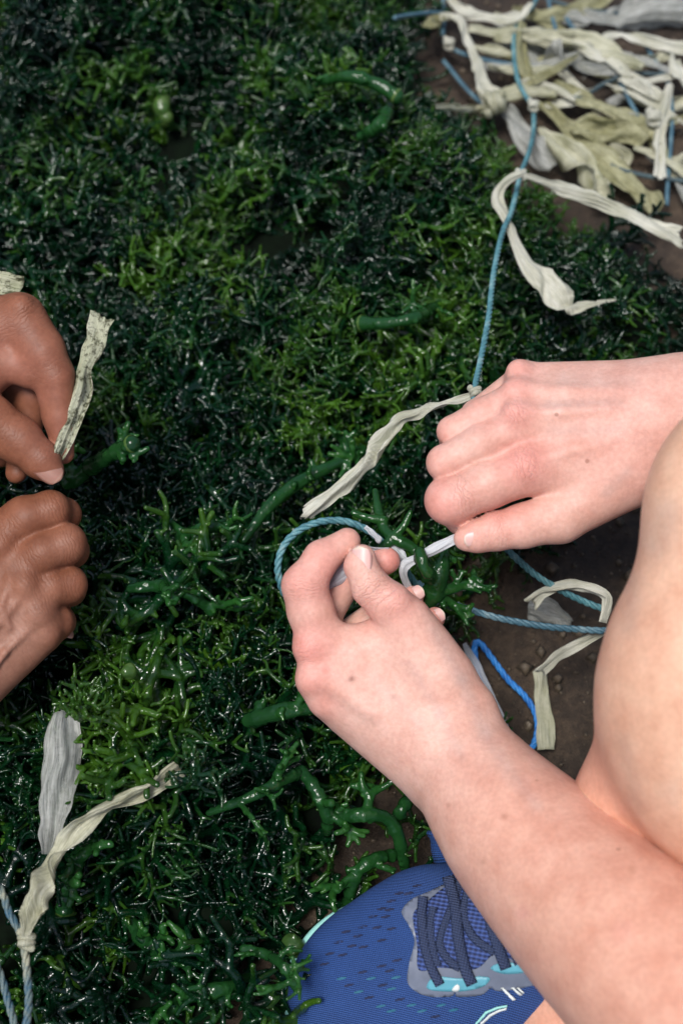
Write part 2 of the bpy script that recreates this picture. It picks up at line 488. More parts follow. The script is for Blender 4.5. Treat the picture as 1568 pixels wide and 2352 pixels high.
# right hand (upper), palm down, thumb towards the viewer
D_R = 0.765
f = Field((930, 770, -260), (1900, 1330, 220), STEP)
for a, b in (((1205, 872, -60, 40), (1540, 905, -45, 82)), ((1198, 915, -12, 47), (1540, 932, -12, 92)),
             ((1205, 972, 22, 52), (1540, 962, 8, 97)), ((1228, 1072, 28, 60), (1545, 1005, 5, 97)),
             ((1310, 1120, 8, 58), (1470, 1050, -5, 84))):
    f.chain([a, b], k=42, flat=1.25)
f.chain([(1530, 955, -5, 118), (1640, 925, -5, 122), (1900, 850, 10, 150)], k=60, flat=1.2)
f.chain([(1205, 872, -60, 40), (1090, 950, -120, 30), (1090, 975, -190, 27), (1130, 1010, -220, 24)], k=6, kbase=26)
f.chain([(1198, 915, -12, 46), (1110, 953, 0, 40), (1039, 991, -12, 35), (1040, 1012, -100, 30), (1085, 1040, -170, 26)], k=6, kbase=30)
f.chain([(1205, 972, 22, 50), (1105, 1020, 30, 46), (1021, 1063, 18, 41), (1030, 1095, -80, 34), (1080, 1120, -150, 28)], k=6, kbase=30)
f.chain([(1228, 1072, 28, 60), (1120, 1112, 42, 56), (1032, 1149, 26, 55), (1063, 1190, -30, 39), (1085, 1222, -62, 30)], k=5, kin=14, kbase=34)
f.chain([(1450, 1080, -10, 84), (1285, 1185, 8, 62), (1200, 1208, 18, 50), (1138, 1220, 22, 44), (1096, 1232, 26, 36), (1070, 1237, 24, 29)], k=4, kin=14, kbase=70)
# knuckle heads and extensor tendons
for x, y, h, r in ((1190, 852, -30, 26), (1184, 898, 18, 28), (1184, 950, 54, 28), (1205, 1066, 66, 32)):
    f.chain([(x, y, h, r)], k=26)
f.chain([(1215, 950, 57, 9), (1290, 945, 66, 8), (1400, 938, 66, 7), (1500, 935, 50, 6)], k=24)
f.chain([(1215, 897, 18, 9), (1300, 898, 36, 8), (1420, 905, 48, 7), (1500, 908, 34, 6)], k=24)
f.chain([(1235, 1058, 70, 8), (1330, 1030, 72, 7), (1450, 1000, 54, 6)], k=24)
joints = [(1140, 1219, 20, 1, -0.15, 40, 60, 13, 0.3), (1205, 1066, 40, 1, -0.3, 34, 46, 11, 0.6), (1184, 950, 20, 1, -0.4, 28, 34, 11, 0.6),
          (1060, 1130, 30, 1, -0.4, 30, 60, 10, 0.6), (1480, 1000, 20, 1, -0.2, 120, 120, 16, 0.16)]
spots = [(1190, 850, -10, 34, 0.45), (1184, 898, 30, 34, 0.5), (1184, 950, 60, 36, 0.6), (1205, 1066, 70, 48, 0.7), (1010, 1160, 30, 60, 0.6),
         (1010, 1000, 0, 34, 0.35), (1000, 1075, 10, 40, 0.4), (1150, 1175, 20, 50, 0.55), (1100, 1215, 20, 40, 0.35), (1450, 1000, 40, 120, 0.25), (1110, 960, 10, 50, 0.3)]
spots += [(1260, 925, 0, 12, 0.30, (0.42, 0.34, 0.31), 1420, 925), (1270, 990, 0, 12, 0.28, (0.42, 0.34, 0.31), 1420, 985), (1440, 1085, 0, 11, 0.35, (0.40, 0.30, 0.27), 1395, 1130), (1290, 870, -40, 12, 0.25, (0.42, 0.34, 0.31), 1450, 880), (1352, 1060, 0, 5, 0.3, (0.3, 0.14, 0.1))]
body.add(f, D_R, FAIR, RED, spots, joints)
FR = f

# left hand (lower) and forearm
D_L = 0.76
f = Field((620, 1170, -300), (1790, 2640, 900), STEP)
for a, b in (((738, 1476, 5, 56), (1010, 1690, 20, 84)), ((742, 1556, 0, 58), (1010, 1720, 10, 86)),
             ((768, 1606, -28, 52), (1010, 1755, -8, 84)), ((802, 1642, -62, 46), (1005, 1775, -30, 80)),
             ((925, 1440, 18, 62), (1050, 1640, 0, 92)), ((830, 1500, 0, 66), (935, 1480, 5, 72))):
    f.chain([a, b], k=46, flat=1.2)
f.chain([tuple(q) for q in catmull([(1030, 1715, -2, 111), (1062, 1752, 14, 117), (1171, 1894, 120, 159), (1353, 2082, 290, 200), (1486, 2212, 420, 222), (1655, 2400, 560, 236), (1800, 2570, 660, 240)], 22)], k=50, kin=36, flat=1.15)
f.chain([(738, 1474, 5, 56), (713, 1402, 20, 52), (699, 1346, 32, 50), (738, 1282, 26, 39), (797, 1243, 14, 31)], k=5, kin=16, kbase=34)
f.chain([(742, 1556, -10, 56), (735, 1420, -90, 46), (800, 1322, -70, 38), (888, 1288, -42, 31)], k=4, kin=14, kbase=30)
f.chain([(768, 1606, -40, 50), (785, 1480, -140, 44), (880, 1402, -140, 36), (946, 1372, -95, 27)], k=4, kin=14, kbase=30)
f.chain([(802, 1642, -70, 44), (860, 1540, -170, 38), (935, 1455, -160, 31), (998, 1419, -110, 25)], k=4, kin=14, kbase=28)
f.chain([(1000, 1560, 10, 80), (928, 1428, 28, 60), (893, 1388, 44, 50), (852, 1350, 54, 43), (828, 1300, 56, 36), (831, 1281, 54, 31)], k=4, kin=16, kbase=70)
f.chain([(905, 1385, 66, 30)], k=26)
for x, y, h, r in ((705, 1490, 32, 30), (715, 1563, 28, 32), (742, 1612, 4, 28)):
    f.chain([(x, y, h, r)], k=30)
f.chain([(740, 1560, 44, 9), (860, 1640, 64, 8)], k=30)
# folds: web of the thumb, wrist
f.chain([(835, 1424, 60, 5), (812, 1395, 40, 8)], k=12, cut=True)
joints = [(852, 1352, 50, 0.5, 0.9, 40, 60, 11, 0.6), (905, 1385, 60, 0.6, 0.8, 34, 46, 12, 0.4), (700, 1350, 30, 0, 1, 30, 60, 10, 0.5),
          (705, 1495, 20, 0.4, 1, 34, 40, 11, 0.3), (1010, 1700, 60, 0.6, 0.75, 90, 140, 15, 0.18)]
spots = [(705, 1488, 30, 46, 0.75), (712, 1562, 30, 40, 0.55), (742, 1612, 4, 36, 0.45), (690, 1340, 30, 50, 0.6), (738, 1300, 10, 50, 0.65), (905, 1385, 60, 40, 0.5),
         (800, 1245, 20, 26, 0.3), (900, 1290, -30, 40, 0.75), (850, 1390, 40, 40, 0.45), (1380, 1960, 80, 140, 0.3), (1250, 2200, 60, 120, 0.22), (955, 1372, -80, 50, 0.5), (1005, 1420, -100, 40, 0.7)]
MOLE = (0.16, 0.055, 0.035); VEIN = (0.40, 0.33, 0.31)
spots += [(x, y, -40, r, a, MOLE) for x, y, r, a in ((1158, 1876, 5.5, 0.8), (1109, 1980, 5, 0.5), (1239, 2163, 4.5, 0.5), (1450, 1996, 6, 0.7), (807, 1560, 4.5, 0.75), (1330, 2060, 4, 0.4), (1390, 2190, 4, 0.45), (1030, 1850, 4, 0.35), (1290, 1930, 3.5, 0.35), (905, 1600, 3.5, 0.35), (1180, 2010, 3.5, 0.35))]
WARM = (0.66, 0.36, 0.255)
spots += [(1160, 1860, -60, 90, 0.35, WARM), (1330, 2060, -60, 190, 0.6, WARM), (1560, 2300, -60, 260, 0.8, WARM)]
spots += [(747, 1540, -40, 7, 0.5, (0.55, 0.20, 0.17)), (1201, 2101, -40, 12, 0.35, (0.58, 0.25, 0.22)), (1430, 2140, 0, 20, 0.25, (0.58, 0.25, 0.22))]
spots += [(1000, 1450, -20, 12, 0.35, VEIN, 1060, 1560), (1060, 1560, -20, 13, 0.35, VEIN, 1110, 1680), (940, 1530, -20, 9, 0.22, VEIN, 1010, 1640), (860, 1560, -20, 9, 0.16, VEIN, 960, 1660), (1120, 1700, -20, 12, 0.25, VEIN, 1230, 1850), (1010, 1640, -20, 9, 0.22, VEIN, 1060, 1740)]
body.add(f, D_L, FAIR, RED, spots, joints)

# near leg: thigh and knee close to the lens, shin going down to the shoe
D_K = 0.66
LEG = (0.72, 0.46, 0.32)
f = Field((1080, 700, -800), (3000, 2700, 620), 14.0)
f.chain([(1852, 1600, -40, 486), (2200, 1500, 60, 560), (3000, 1420, 200, 680)], k=60, flat=1.25)
f.chain([(1798, 1190, -20, 325), (2300, 1150, 60, 420)], k=90, flat=1.2)
f.chain([(1640, 1640, -150, 262), (1500, 1900, -330, 185), (1345, 2400, -470, 150), (1330, 2500, -500, 150)], k=70, kin=90)
body.add(f, D_K, LEG, (0.64, 0.30, 0.22), [(1400, 1800, -250, 180, 0.55), (1420, 1450, -100, 120, 0.3), (1300, 2350, -400, 260, 0.5), (1505, 1250, -300, 30, 0.35, (0.42, 0.36, 0.32), 1530, 1180), (1455, 1330, -300, 16, 0.3, (0.42, 0.34, 0.29), 1445, 1440), (1540, 1820, -300, 24, 0.22, (0.45, 0.36, 0.30)), (1490, 1500, -300, 40, 0.12, (0.62, 0.30, 0.22)), (1430, 1700, -300, 14, 0.3, (0.42, 0.30, 0.24), 1465, 1850)], [])

# both arms carried on to the elbow and upper arm
f = Field((1600, 500, -300), (3600, 3400, 1500), 16.0)
f.chain([tuple(q) for q in catmull([(1820, 870, 5, 138), (2100, 815, 60, 165), (2500, 820, 200, 195), (2750, 950, 480, 215), (2950, 1150, 900, 235)], 12)], k=60, kin=60, flat=1.1)
body.add(f, D_R, FAIR, RED, [], [])
f = Field((1500, 2100, 100), (3400, 3600, 1500), 16.0)
f.chain([tuple(q) for q in catmull([(1735, 2495, 620, 226), (1900, 2680, 720, 232), (2150, 2850, 800, 225), (2500, 2650, 950, 245), (2800, 2400, 1100, 265)], 12)], k=60, kin=60)
body.add(f, D_L, FAIR, RED, [], [])
person = body.build('person', M_SKIN)
tag(person, 'squatting person with fair bare arms and knee, tying a fresh white strip above the seaweed', 'person')
nail(person, M_NAIL, (824, 1290, 90), (0.02, -1, -0.06), (-0.40, -0.1, 0.92), 34, 26, 33, D_L)
nail(person, M_NAIL, (1088, 1240, 61), (-1, 0.20, -0.10), (0.08, 0.28, 0.95), 22, 19, 30, D_R)
nail(person, M_NAIL, (1004, 1416, -88), (1, -0.5, -0.1), (0.3, -0.1, 0.95), 17, 17, 22, D_L)
nail(person, M_NAIL, (956, 1362, -72), (1, -0.6, -0.1), (0.2, -0.3, 0.93), 17, 17, 24, D_L)

# brown hands at the left edge
BR = (0.205, 0.080, 0.043); BRR = (0.30, 0.125, 0.085); BRD = (0.20, 0.075, 0.040)
bb = Body(); D_B = 0.775
f = Field((-420, 640, -220), (230, 1160, 200), STEP)
f.chain([(40, 738, 15, 62), (-160, 780, 0, 100)], k=30, flat=1.1)
f.chain([(-20, 800, -20, 66), (-180, 850, -20, 110)], k=40)
f.chain([(-30, 850, 15, 62), (-160, 900, 0, 105), (-420, 960, 0, 120)], k=40)
f.chain([(44, 735, 18, 63), (92, 806, 32, 58), (122, 862, 32, 49), (134, 955, 22, 38), (147, 1042, 16, 24)], k=6, kin=8, kbase=22)
f.chain([(20, 830, 20, 46), (70, 850, 26, 44)], k=16)
f.chain([(-20, 770, -40, 60), (66, 905, -72, 46), (55, 1005, -84, 38), (37, 1086, -52, 25)], k=4, kbase=20)
f.chain([(-40, 800, -90, 56), (30, 930, -130, 44), (0, 1040, -130, 34)], k=4, kbase=20)
f.chain([(-150, 900, 20, 90), (-30, 968, 38, 64), (42, 1010, 44, 53), (95, 1058, 46, 42), (120, 1083, 46, 28)], k=4, kin=18, kbase=40)
f.chain([(47, 700, 60, 22)], k=24)
joints = [(50, 705, 20, 0.5, 0.8, 60, 90, 10, 1.0), (90, 1050, 40, 0.75, 0.65, 26, 60, 10, 0.5), (10, 990, 40, 0.75, 0.65, 60, 70, 13, 0.7), (110, 850, 20, 0.5, 0.8, 40, 60, 12, 0.5)]
bb.add(f, D_B, BR, BRR, [(60, 840, 40, 50, 0.9), (100, 890, 30, 40, 0.9), (135, 1000, 20, 60, 0.7), (30, 790, 40, 50, 0.7), (120, 1080, 40, 30, 0.5)], joints)
f = Field((-460, 1090, -230), (240, 1800, 200), STEP)
for a, b in (((-10, 1260, 20, 64), (-190, 1470, 20, 100)), ((45, 1330, 34, 60), (-150, 1510, 25, 100)), ((72, 1400, 32, 58), (-130, 1550, 15, 100)), ((88, 1448, 18, 58), (-110, 1580, 0, 100))):
    f.chain([a, b], k=40, flat=1.15)
f.chain([(-150, 1540, 5, 125), (-460, 1760, 10, 140)], k=60, flat=1.15)
f.chain([(-10, 1240, 20, 58), (55, 1190, 34, 49), (116, 1171, 26, 43), (148, 1182, -30, 37), (110, 1220, -100, 30)], k=4, kin=14, kbase=22)
f.chain([(35, 1305, 30, 56), (92, 1272, 44, 48), (152, 1249, 30, 46), (165, 1265, -40, 38), (120, 1300, -110, 30)], k=4, kin=14, kbase=24)
f.chain([(72, 1372, 32, 54), (112, 1350, 30, 44), (156, 1343, 10, 43), (160, 1355, -50, 36), (110, 1370, -110, 30)], k=4, kin=14, kbase=24)
f.chain([(90, 1440, 12, 52), (128, 1430, -5, 40), (136, 1428, -40, 36), (100, 1430, -110, 28)], k=4, kin=14, kbase=24)
for x, y, h, r in ((-5, 1255, 62, 28), (52, 1345, 78, 26), (84, 1412, 66, 26), (106, 1462, 46, 22)):
    f.chain([(x, y, h, r)], k=28)
f.chain([(40, 1380, 84, 8), (-20, 1450, 100, 8), (-60, 1530, 100, 7)], k=14)
f.chain([(20, 1330, 80, 7), (0, 1400, 96, 8), (20, 1440, 92, 6)], k=14)
f.chain([(70, 1440, 74, 6), (10, 1500, 92, 7), (-30, 1560, 92, 6)], k=14)
joints = [(122, 1165, 20, 1, -0.4, 34, 60, 9, 1.0), (20, 1215, 20, 1, -0.55, 40, 80, 10, 1.0), (160, 1245, 20, 1, -0.3, 34, 60, 9, 1.0), (80, 1300, 30, 1, -0.55, 44, 70, 9, 0.9),
          (165, 1340, 0, 1, -0.1, 30, 60, 9, 0.7), (95, 1365, 20, 1, -0.4, 36, 60, 9, 0.7), (30, 1440, 40, 1, -0.6, 120, 120, 13, 0.55)]
bb.add(f, D_B, BR, (0.33, 0.18, 0.13), [(30, 1460, 90, 70, 0.8), (-20, 1520, 90, 80, 0.7), (60, 1500, 60, 60, 0.4), (150, 1260, 60, 30, 0.2)], joints)
f = Field((-2000, 500, -400), (-250, 2400, 1500), 14.0)
f.chain([tuple(q) for q in catmull([(-390, 955, 0, 112), (-650, 990, 30, 130), (-950, 1010, 120, 165), (-1150, 1060, 330, 178), (-1450, 1150, 800, 200)], 12)], k=60, kin=60)
f.chain([tuple(q) for q in catmull([(-430, 1738, 8, 132), (-650, 1880, 30, 145), (-900, 1990, 140, 170), (-1120, 1960, 360, 182), (-1450, 1800, 850, 205)], 12)], k=60, kin=60)
bb.add(f, D_B, BR, BRR, [], [])
person2 = bb.build('person', M_BROWN)
tag(person2, 'person reaching in from the left edge with two brown hands, one pinching a stained strip', 'person')
nail(person2, M_NAILB, (112, 1077, 80), (0.78, 0.62, -0.12), (0.12, -0.2, 0.97), 36, 27, 34, D_B)
nail(person2, M_NAILB, (158, 1440, -18), (0.35, 1, -0.1), (0.8, 0.1, 0.5), 26, 18, 26, D_B)


# ------------------------------------------------------------------ ground and seaweed pile
def poly_sd(X, Y, P):              # signed distance, positive inside
    d = np.full(X.shape, 1e9); ins = np.zeros(X.shape, bool); n = len(P)
    for i in range(n):
        ax, ay = P[i]; bx, by = P[(i + 1) % n]
        ex, ey = bx - ax, by - ay
        t = np.clip(((X - ax) * ex + (Y - ay) * ey) / (ex * ex + ey * ey + 1e-12), 0, 1)
        d = np.minimum(d, (X - ax - t * ex) ** 2 + (Y - ay - t * ey) ** 2)
        c = ((ay > Y) != (by > Y)) & (X < (bx - ax) * (Y - ay) / (by - ay + 1e-12) + ax)
        ins ^= c
    d = np.sqrt(d); return np.where(ins, d, -d)


def vnoise(X, Y, sc, seed):
    g = np.random.default_rng(seed).random((64, 64)); x = X * sc + 100.3; y = Y * sc + 100.7
    i = np.floor(x).astype(int); j = np.floor(y).astype(int); fx = x - i; fy = y - j
    fx = fx * fx * (3 - 2 * fx); fy = fy * fy * (3 - 2 * fy); i %= 64; j %= 64; i2 = (i + 1) % 64; j2 = (j + 1) % 64
    return g[i, j] * (1 - fx) * (1 - fy) + g[i2, j] * fx * (1 - fy) + g[i, j2] * (1 - fx) * fy + g[i2, j2] * fx * fy


PILE = [(-420, -260), (930, -260), (985, 20), (1010, 190), (1095, 275), (1190, 350), (1320, 450), (1500, 545), (1640, 600), (1680, 780), (1540, 900),
        (1330, 1000), (1290, 1220), (1170, 1290), (1090, 1400), (1060, 1500), (1010, 1700), (1010, 1880), (985, 1990), (885, 2055), (795, 2105), (712, 2165), (665, 2245), (660, 2340), (660, 2620), (-420, 2620)]
PILE_XY = [tuple(G(x, y, 0.02)[:2]) for x, y in PILE]


def soil_h(X, Y):
    return 0.012 * (vnoise(X, Y, 9, 1) - 0.5) + 0.006 * (vnoise(X, Y, 38, 2) - 0.5) + 0.003 * (vnoise(X, Y, 120, 3) - 0.5)


def pile_h(X, Y):
    sd_ = poly_sd(X, Y, PILE_XY); t = np.clip(sd_ / 0.09, 0, 1); t = t * t * (3 - 2 * t)
    low = np.clip((Y + 0.36) / 0.18, 0.35, 1)          # the heap thins out towards the shoe
    return 0.012 + 0.052 * t * low + t * (0.060 * (vnoise(X, Y, 10, 5) - 0.5) + 0.050 * (vnoise(X, Y, 21, 6) - 0.5)), sd_


fine = np.arange(-0.62, 0.90, 0.007)
ax_ = np.concatenate([[-60, -20, -6, -2, -1], fine, [1.2, 2.2, 6, 20, 60]])
GX, GY = np.meshgrid(ax_, ax_, indexing='ij'); n_ = len(ax_)
GZ = np.where((np.abs(GX) < 2) & (np.abs(GY) < 2), soil_h(GX, GY), 0)
ii, jj = np.meshgrid(np.arange(n_ - 1), np.arange(n_ - 1), indexing='ij'); ii = ii.ravel(); jj = jj.ravel()
F = np.stack([ii * n_ + jj, (ii + 1) * n_ + jj, (ii + 1) * n_ + jj + 1, ii * n_ + jj + 1], 1)
ground = mesh_obj('ground', np.stack([GX, GY, GZ], -1).reshape(-1, 3), F, M_SOIL)
tag(ground, 'damp brown soil showing beside and under the seaweed heap', kind='structure')

# loose grit on the soil
gv, gf = [], []
oc = np.array([(1, 0, 0), (-1, 0, 0), (0, 1, 0), (0, -1, 0), (0, 0, 1), (0, 0, -1)], float)
of = [(0, 2, 4), (2, 1, 4), (1, 3, 4), (3, 0, 4), (2, 0, 5), (1, 2, 5), (3, 1, 5), (0, 3, 5)]
for _ in range(5200):
    x, y = (rng.uniform(-0.05, 0.32), rng.uniform(-0.40, 0.62))
    r = min(0.0006 * (1 + rng.pareto(1.6)), 0.0055); z = float(soil_h(np.array([x]), np.array([y]))[0])
    b0 = len(gv); gv += list(oc * r * rng.uniform(0.6, 1.3, (6, 3)) + np.array([x, y, z + r * 0.25])); gf += [tuple(b0 + k for k in t) for t in of]
grit = mesh_obj('gravel', np.array(gv), np.array(gf), M_GRIT, smooth=False)
tag(grit, 'loose grit and crumbs scattered over the brown soil', kind='stuff')


def grow(g, rg, p, d, L, r, lvl, a0, up=0.25):
    n = 3 if lvl < 3 else 2
    P = [p]; dd = d.copy()
    for i in range(n):
        dd = dd + rg.normal(0, 0.20 if lvl < 2 else 0.16, 3); dd[2] += up * 0.12; dd /= np.linalg.norm(dd); P.append(P[-1] + dd * L / n)
    tipr = r * (0.78 if lvl < 3 else 0.62)
    g.tube(np.array(P), np.linspace(r, tipr, n + 1), 6 if lvl < 3 else 5, a0, min(a0 + 0.28, 1))
    if lvl == 3: return
    nch = (int(rg.integers(3, 5)), int(rg.integers(2, 5)), int(rg.integers(1, 4)))[lvl]
    for c in range(nch):
        k = (c + rg.uniform(0.2, 0.9)) / nch * n; i = min(int(k), n - 1); q = P[i] + (P[i + 1] - P[i]) * (k - i)
        ax = P[i + 1] - P[i]; ax /= np.linalg.norm(ax)
        s_ = rg.normal(0, 1, 3); s_ -= ax * s_.dot(ax); s_ /= np.linalg.norm(s_)
        th = rg.uniform(0.7, 1.25); nd_ = ax * math.cos(th) + s_ * math.sin(th); nd_[2] += up * 0.5; nd_ /= np.linalg.norm(nd_)
        grow(g, rg, q, nd_, L * rg.uniform(0.38, 0.66), r * rg.uniform(0.58, 0.78), lvl + 1, min(a0 + 0.24, 1), up)
    if lvl < 2:                                         # forked end
        for sgn in (-1, 1):
            s_ = np.cross(dd, rg.normal(0, 1, 3)); s_ /= np.linalg.norm(s_)
            nd_ = dd + sgn * 0.6 * s_; nd_ /= np.linalg.norm(nd_)
            grow(g, rg, P[-1], nd_, L * 0.45, tipr * 0.85, lvl + 1, min(a0 + 0.3, 1), up)


def antler(out, rg, p, d, r, lvl, top, a0, size):      # forked growth in millimetres: list of (polyline with radii, tint)
    n = 3; L = rg.uniform(6.0, 11.5) * size * (1.3 if lvl == 0 else 1); P = [p]; dd = d.copy(); cur = rg.normal(0, 0.20, 3)
    for i in range(n):
        dd = dd + cur + rg.normal(0, 0.08, 3); dd[2] += 0.05; dd /= np.linalg.norm(dd); P.append(P[-1] + dd * L / n)
    r1 = r * rg.uniform(0.86, 0.96); last = lvl >= top or (lvl > 1 and rg.random() < 0.16)
    a1 = min(a0 + 0.16, 1); rr = np.linspace(r, r1 * (0.9 if last else 1), n + 1) * rg.uniform(0.94, 1.06, n + 1)
    out.append(([(*P[i], rr[i]) for i in range(n + 1)], (a0 + a1) / 2))
    for _ in range(int(rg.integers(0, 3)) if lvl < 3 else int(rg.integers(0, 2))):            # short blunt spines on the side
        k = rg.uniform(0.3, n - 0.1); i = int(k); q = P[i] + (P[i + 1] - P[i]) * (k - i); ax = P[i + 1] - P[i]; ax /= np.linalg.norm(ax)
        s_ = rg.normal(0, 1, 3); s_ -= ax * s_.dot(ax); s_ /= np.linalg.norm(s_); s_ = s_ + ax * rg.uniform(0, 0.6); s_ /= np.linalg.norm(s_)
        l2 = r * 0.7 + rg.uniform(1.2, 3.6) * size
        out.append(([(*q, r * 0.72), (*(q + s_ * l2 * 0.6 + rg.normal(0, 0.1, 3) * l2), r * 0.56), (*(q + s_ * l2), r * 0.46)], min(a1 + 0.22, 1)))
    if last: return
    s_ = np.cross(dd, rg.normal(0, 1, 3)); s_ /= np.linalg.norm(s_)
    k = 3 if rg.random() < 0.25 else 2
    for c in range(k):
        sg = (-1, 1, 0.1)[c]; th = rg.uniform(0.35, 0.9); t_ = s_ if c < 2 else np.cross(dd, s_)
        nd_ = dd * math.cos(th) + sg * t_ * math.sin(th); nd_ /= np.linalg.norm(nd_)
        antler(out, rg, P[-1], nd_, r1 * rg.uniform(0.84, 0.97), lvl + 1, top, a1, size)


def fused(prims, step, k):                             # prims (mm) -> one smooth branching skin
    al = np.array([q for p, _ in prims for q in p]); mg = al[:, 3].max() + 3
    f = Field(al[:, :3].min(0) - mg, al[:, :3].max(0) + mg, step); A = np.zeros(f.F.shape, dtype=np.float32)
    for p, a in prims:
        sl, X, Y, Z = f.box([q[:3] for q in p], max(q[3] for q in p) + k + 1.5)
        d = None
        for u, v in zip(p[:-1], p[1:]):
            e = f.cone(X, Y, Z, u, v, 1.0); d = e if d is None else np.minimum(d, e)
        near = d < f.F[sl]; A[sl] = np.where(near, a, A[sl]); f.F[sl] = smin(f.F[sl], d, k)
    V, F = f.mesh(); I = np.clip(np.round((V - f.lo) / step).astype(int), 0, f.n - 1)
    return V * 0.001, F[:, ::-1], A[I[:, 0], I[:, 1], I[:, 2]]


wc = bpy.data.collections.new('seaweed_pieces')        # pieces that the heap is scattered from, not linked to the scene
NVAR = 12
for v in range(NVAR):
    rg = np.random.default_rng(100 + v); pr = []
    thick = v >= 9; size = rg.uniform(0.9, 1.15) * (1.3 if thick else 1)
    for s_ in range(3):
        az = rg.uniform(0, 6.283); d = np.array([math.cos(az), math.sin(az), rg.uniform(0.35, 1.5)]); d /= np.linalg.norm(d)
        antler(pr, rg, np.array([0, 0, 0.0]), d, rg.uniform(3.0, 3.9) if thick else rg.uniform(1.9, 2.6), 0, 4, rg.uniform(0.0, 0.25), size)
    V, F, A = fused(pr, 0.65, 1.1)
    o = mesh_obj('seaweed_piece', V, F, M_WEED, attrs={'tip': A}); COL.objects.unlink(o); wc.objects.link(o)

sp = 0.0185
xs = np.arange(-0.40, 0.34, sp); ys = np.arange(-0.44, 0.74, sp)
PX, PY = np.meshgrid(xs, ys, indexing='ij'); PX = PX.ravel() + rng.uniform(-.5, .5, PX.size) * sp; PY = PY.ravel() + rng.uniform(-.5, .5, PY.size) * sp
pts, rot, scl, vid = [], [], [], []
for layer in range(2):
    jx = PX + rng.uniform(-.4, .4, PX.size) * sp; jy = PY + rng.uniform(-.4, .4, PX.size) * sp
    H, SDV = pile_h(jx, jy)
    e = 0.004; hx = (pile_h(jx + e, jy)[0] - H) / e; hy = (pile_h(jx, jy + e)[0] - H) / e
    for i in range(len(jx)):
        if SDV[i] < (0.012 if jy[i] > -0.12 else -0.002) + 0.02 * (rng.random() - 0.5): continue
        if SDV[i] < 0.03 and jy[i] > -0.12 and rng.random() < 0.3: continue
        sc_ = float(np.interp(jy[i], [-0.32, -0.05, 0.2], [1.12, 0.96, 0.84]))
        if rng.random() > (0.50 if jy[i] > -0.15 else 0.66) / sc_ ** 2: continue
        hol = vnoise(np.array([jx[i]]), np.array([jy[i]]), 23, 9)[0]
        if layer == 0 and hol < 0.40 and rng.random() < 0.72: continue
        if layer == 1 and rng.random() < 0.15: continue
        z = H[i] - 0.033 * sc_ - layer * 0.018 + rng.uniform(-0.012, 0.006)
        if layer == 1 and z < -0.01: continue
        pts.append((jx[i], jy[i], max(z, 0.002)))
        rot.append((float(np.clip(hy[i], -.7, .7)) + rng.normal(0, 0.35), -float(np.clip(hx[i], -.7, .7)) + rng.normal(0, 0.35), rng.uniform(0, 6.283)))
        scl.append(rng.uniform(0.8, 1.2) * sc_); vid.append(int(rng.integers(0, NVAR)) if rng.random() < 0.8 else int(rng.integers(0, 9)))
me = bpy.data.meshes.new('seaweed'); me.from_pydata(pts, [], [])
at = me.attributes.new('rot', 'FLOAT_VECTOR', 'POINT'); at.data.foreach_set('vector', np.array(rot, dtype=np.float32).ravel())
at = me.attributes.new('scl', 'FLOAT', 'POINT'); at.data.foreach_set('value', np.array(scl, dtype=np.float32))
at = me.attributes.new('tint', 'FLOAT', 'POINT'); at.data.foreach_set('value', np.clip(rng.normal(0.02, 0.22, len(pts)), -0.3, 0.6).astype(np.float32))
at = me.attributes.new('vid', 'INT', 'POINT'); at.data.foreach_set('value', np.array(vid, dtype=np.int32))
me.materials.append(M_WEED)
weed = bpy.data.objects.new('seaweed', me); COL.objects.link(weed)
tag(weed, 'heap of wet dark green branching seaweed covering the ground', kind='stuff')
ng = bpy.data.node_groups.new('scatter_seaweed', 'GeometryNodeTree')
ng.interface.new_socket('Geometry', in_out='INPUT', socket_type='NodeSocketGeometry'); ng.interface.new_socket('Geometry', in_out='OUTPUT', socket_type='NodeSocketGeometry')
gi = ng.nodes.new('NodeGroupInput'); go = ng.nodes.new('NodeGroupOutput'); iop = ng.nodes.new('GeometryNodeInstanceOnPoints')
ci = ng.nodes.new('GeometryNodeCollectionInfo'); ci.inputs['Collection'].default_value = wc; ci.inputs['Separate Children'].default_value = True
def named(nm, t):
    n = ng.nodes.new('GeometryNodeInputNamedAttribute'); n.data_type = t; n.inputs['Name'].default_value = nm
    return [o for o in n.outputs if o.enabled][0]
ng.links.new(gi.outputs[0], iop.inputs['Points']); ng.links.new(ci.outputs[0], iop.inputs['Instance']); iop.inputs['Pick Instance'].default_value = True
ng.links.new(named('vid', 'INT'), iop.inputs['Instance Index'])
e2r = ng.nodes.new('FunctionNodeEulerToRotation'); ng.links.new(named('rot', 'FLOAT_VECTOR'), e2r.inputs[0]); ng.links.new(e2r.outputs[0], iop.inputs['Rotation'])
ng.links.new(named('scl', 'FLOAT'), iop.inputs['Scale']); sna = ng.nodes.new('GeometryNodeStoreNamedAttribute'); sna.data_type = 'FLOAT'; sna.domain = 'INSTANCE'; sna.inputs['Name'].default_value = 'tint'
ng.links.new(iop.outputs[0], sna.inputs['Geometry']); ng.links.new(named('tint', 'FLOAT'), [i_ for i_ in sna.inputs if i_.name == 'Value' and i_.enabled][0]); ng.links.new(sna.outputs[0], go.inputs[0])
md = weed.modifiers.new('scatter', 'NODES'); md.node_group = ng

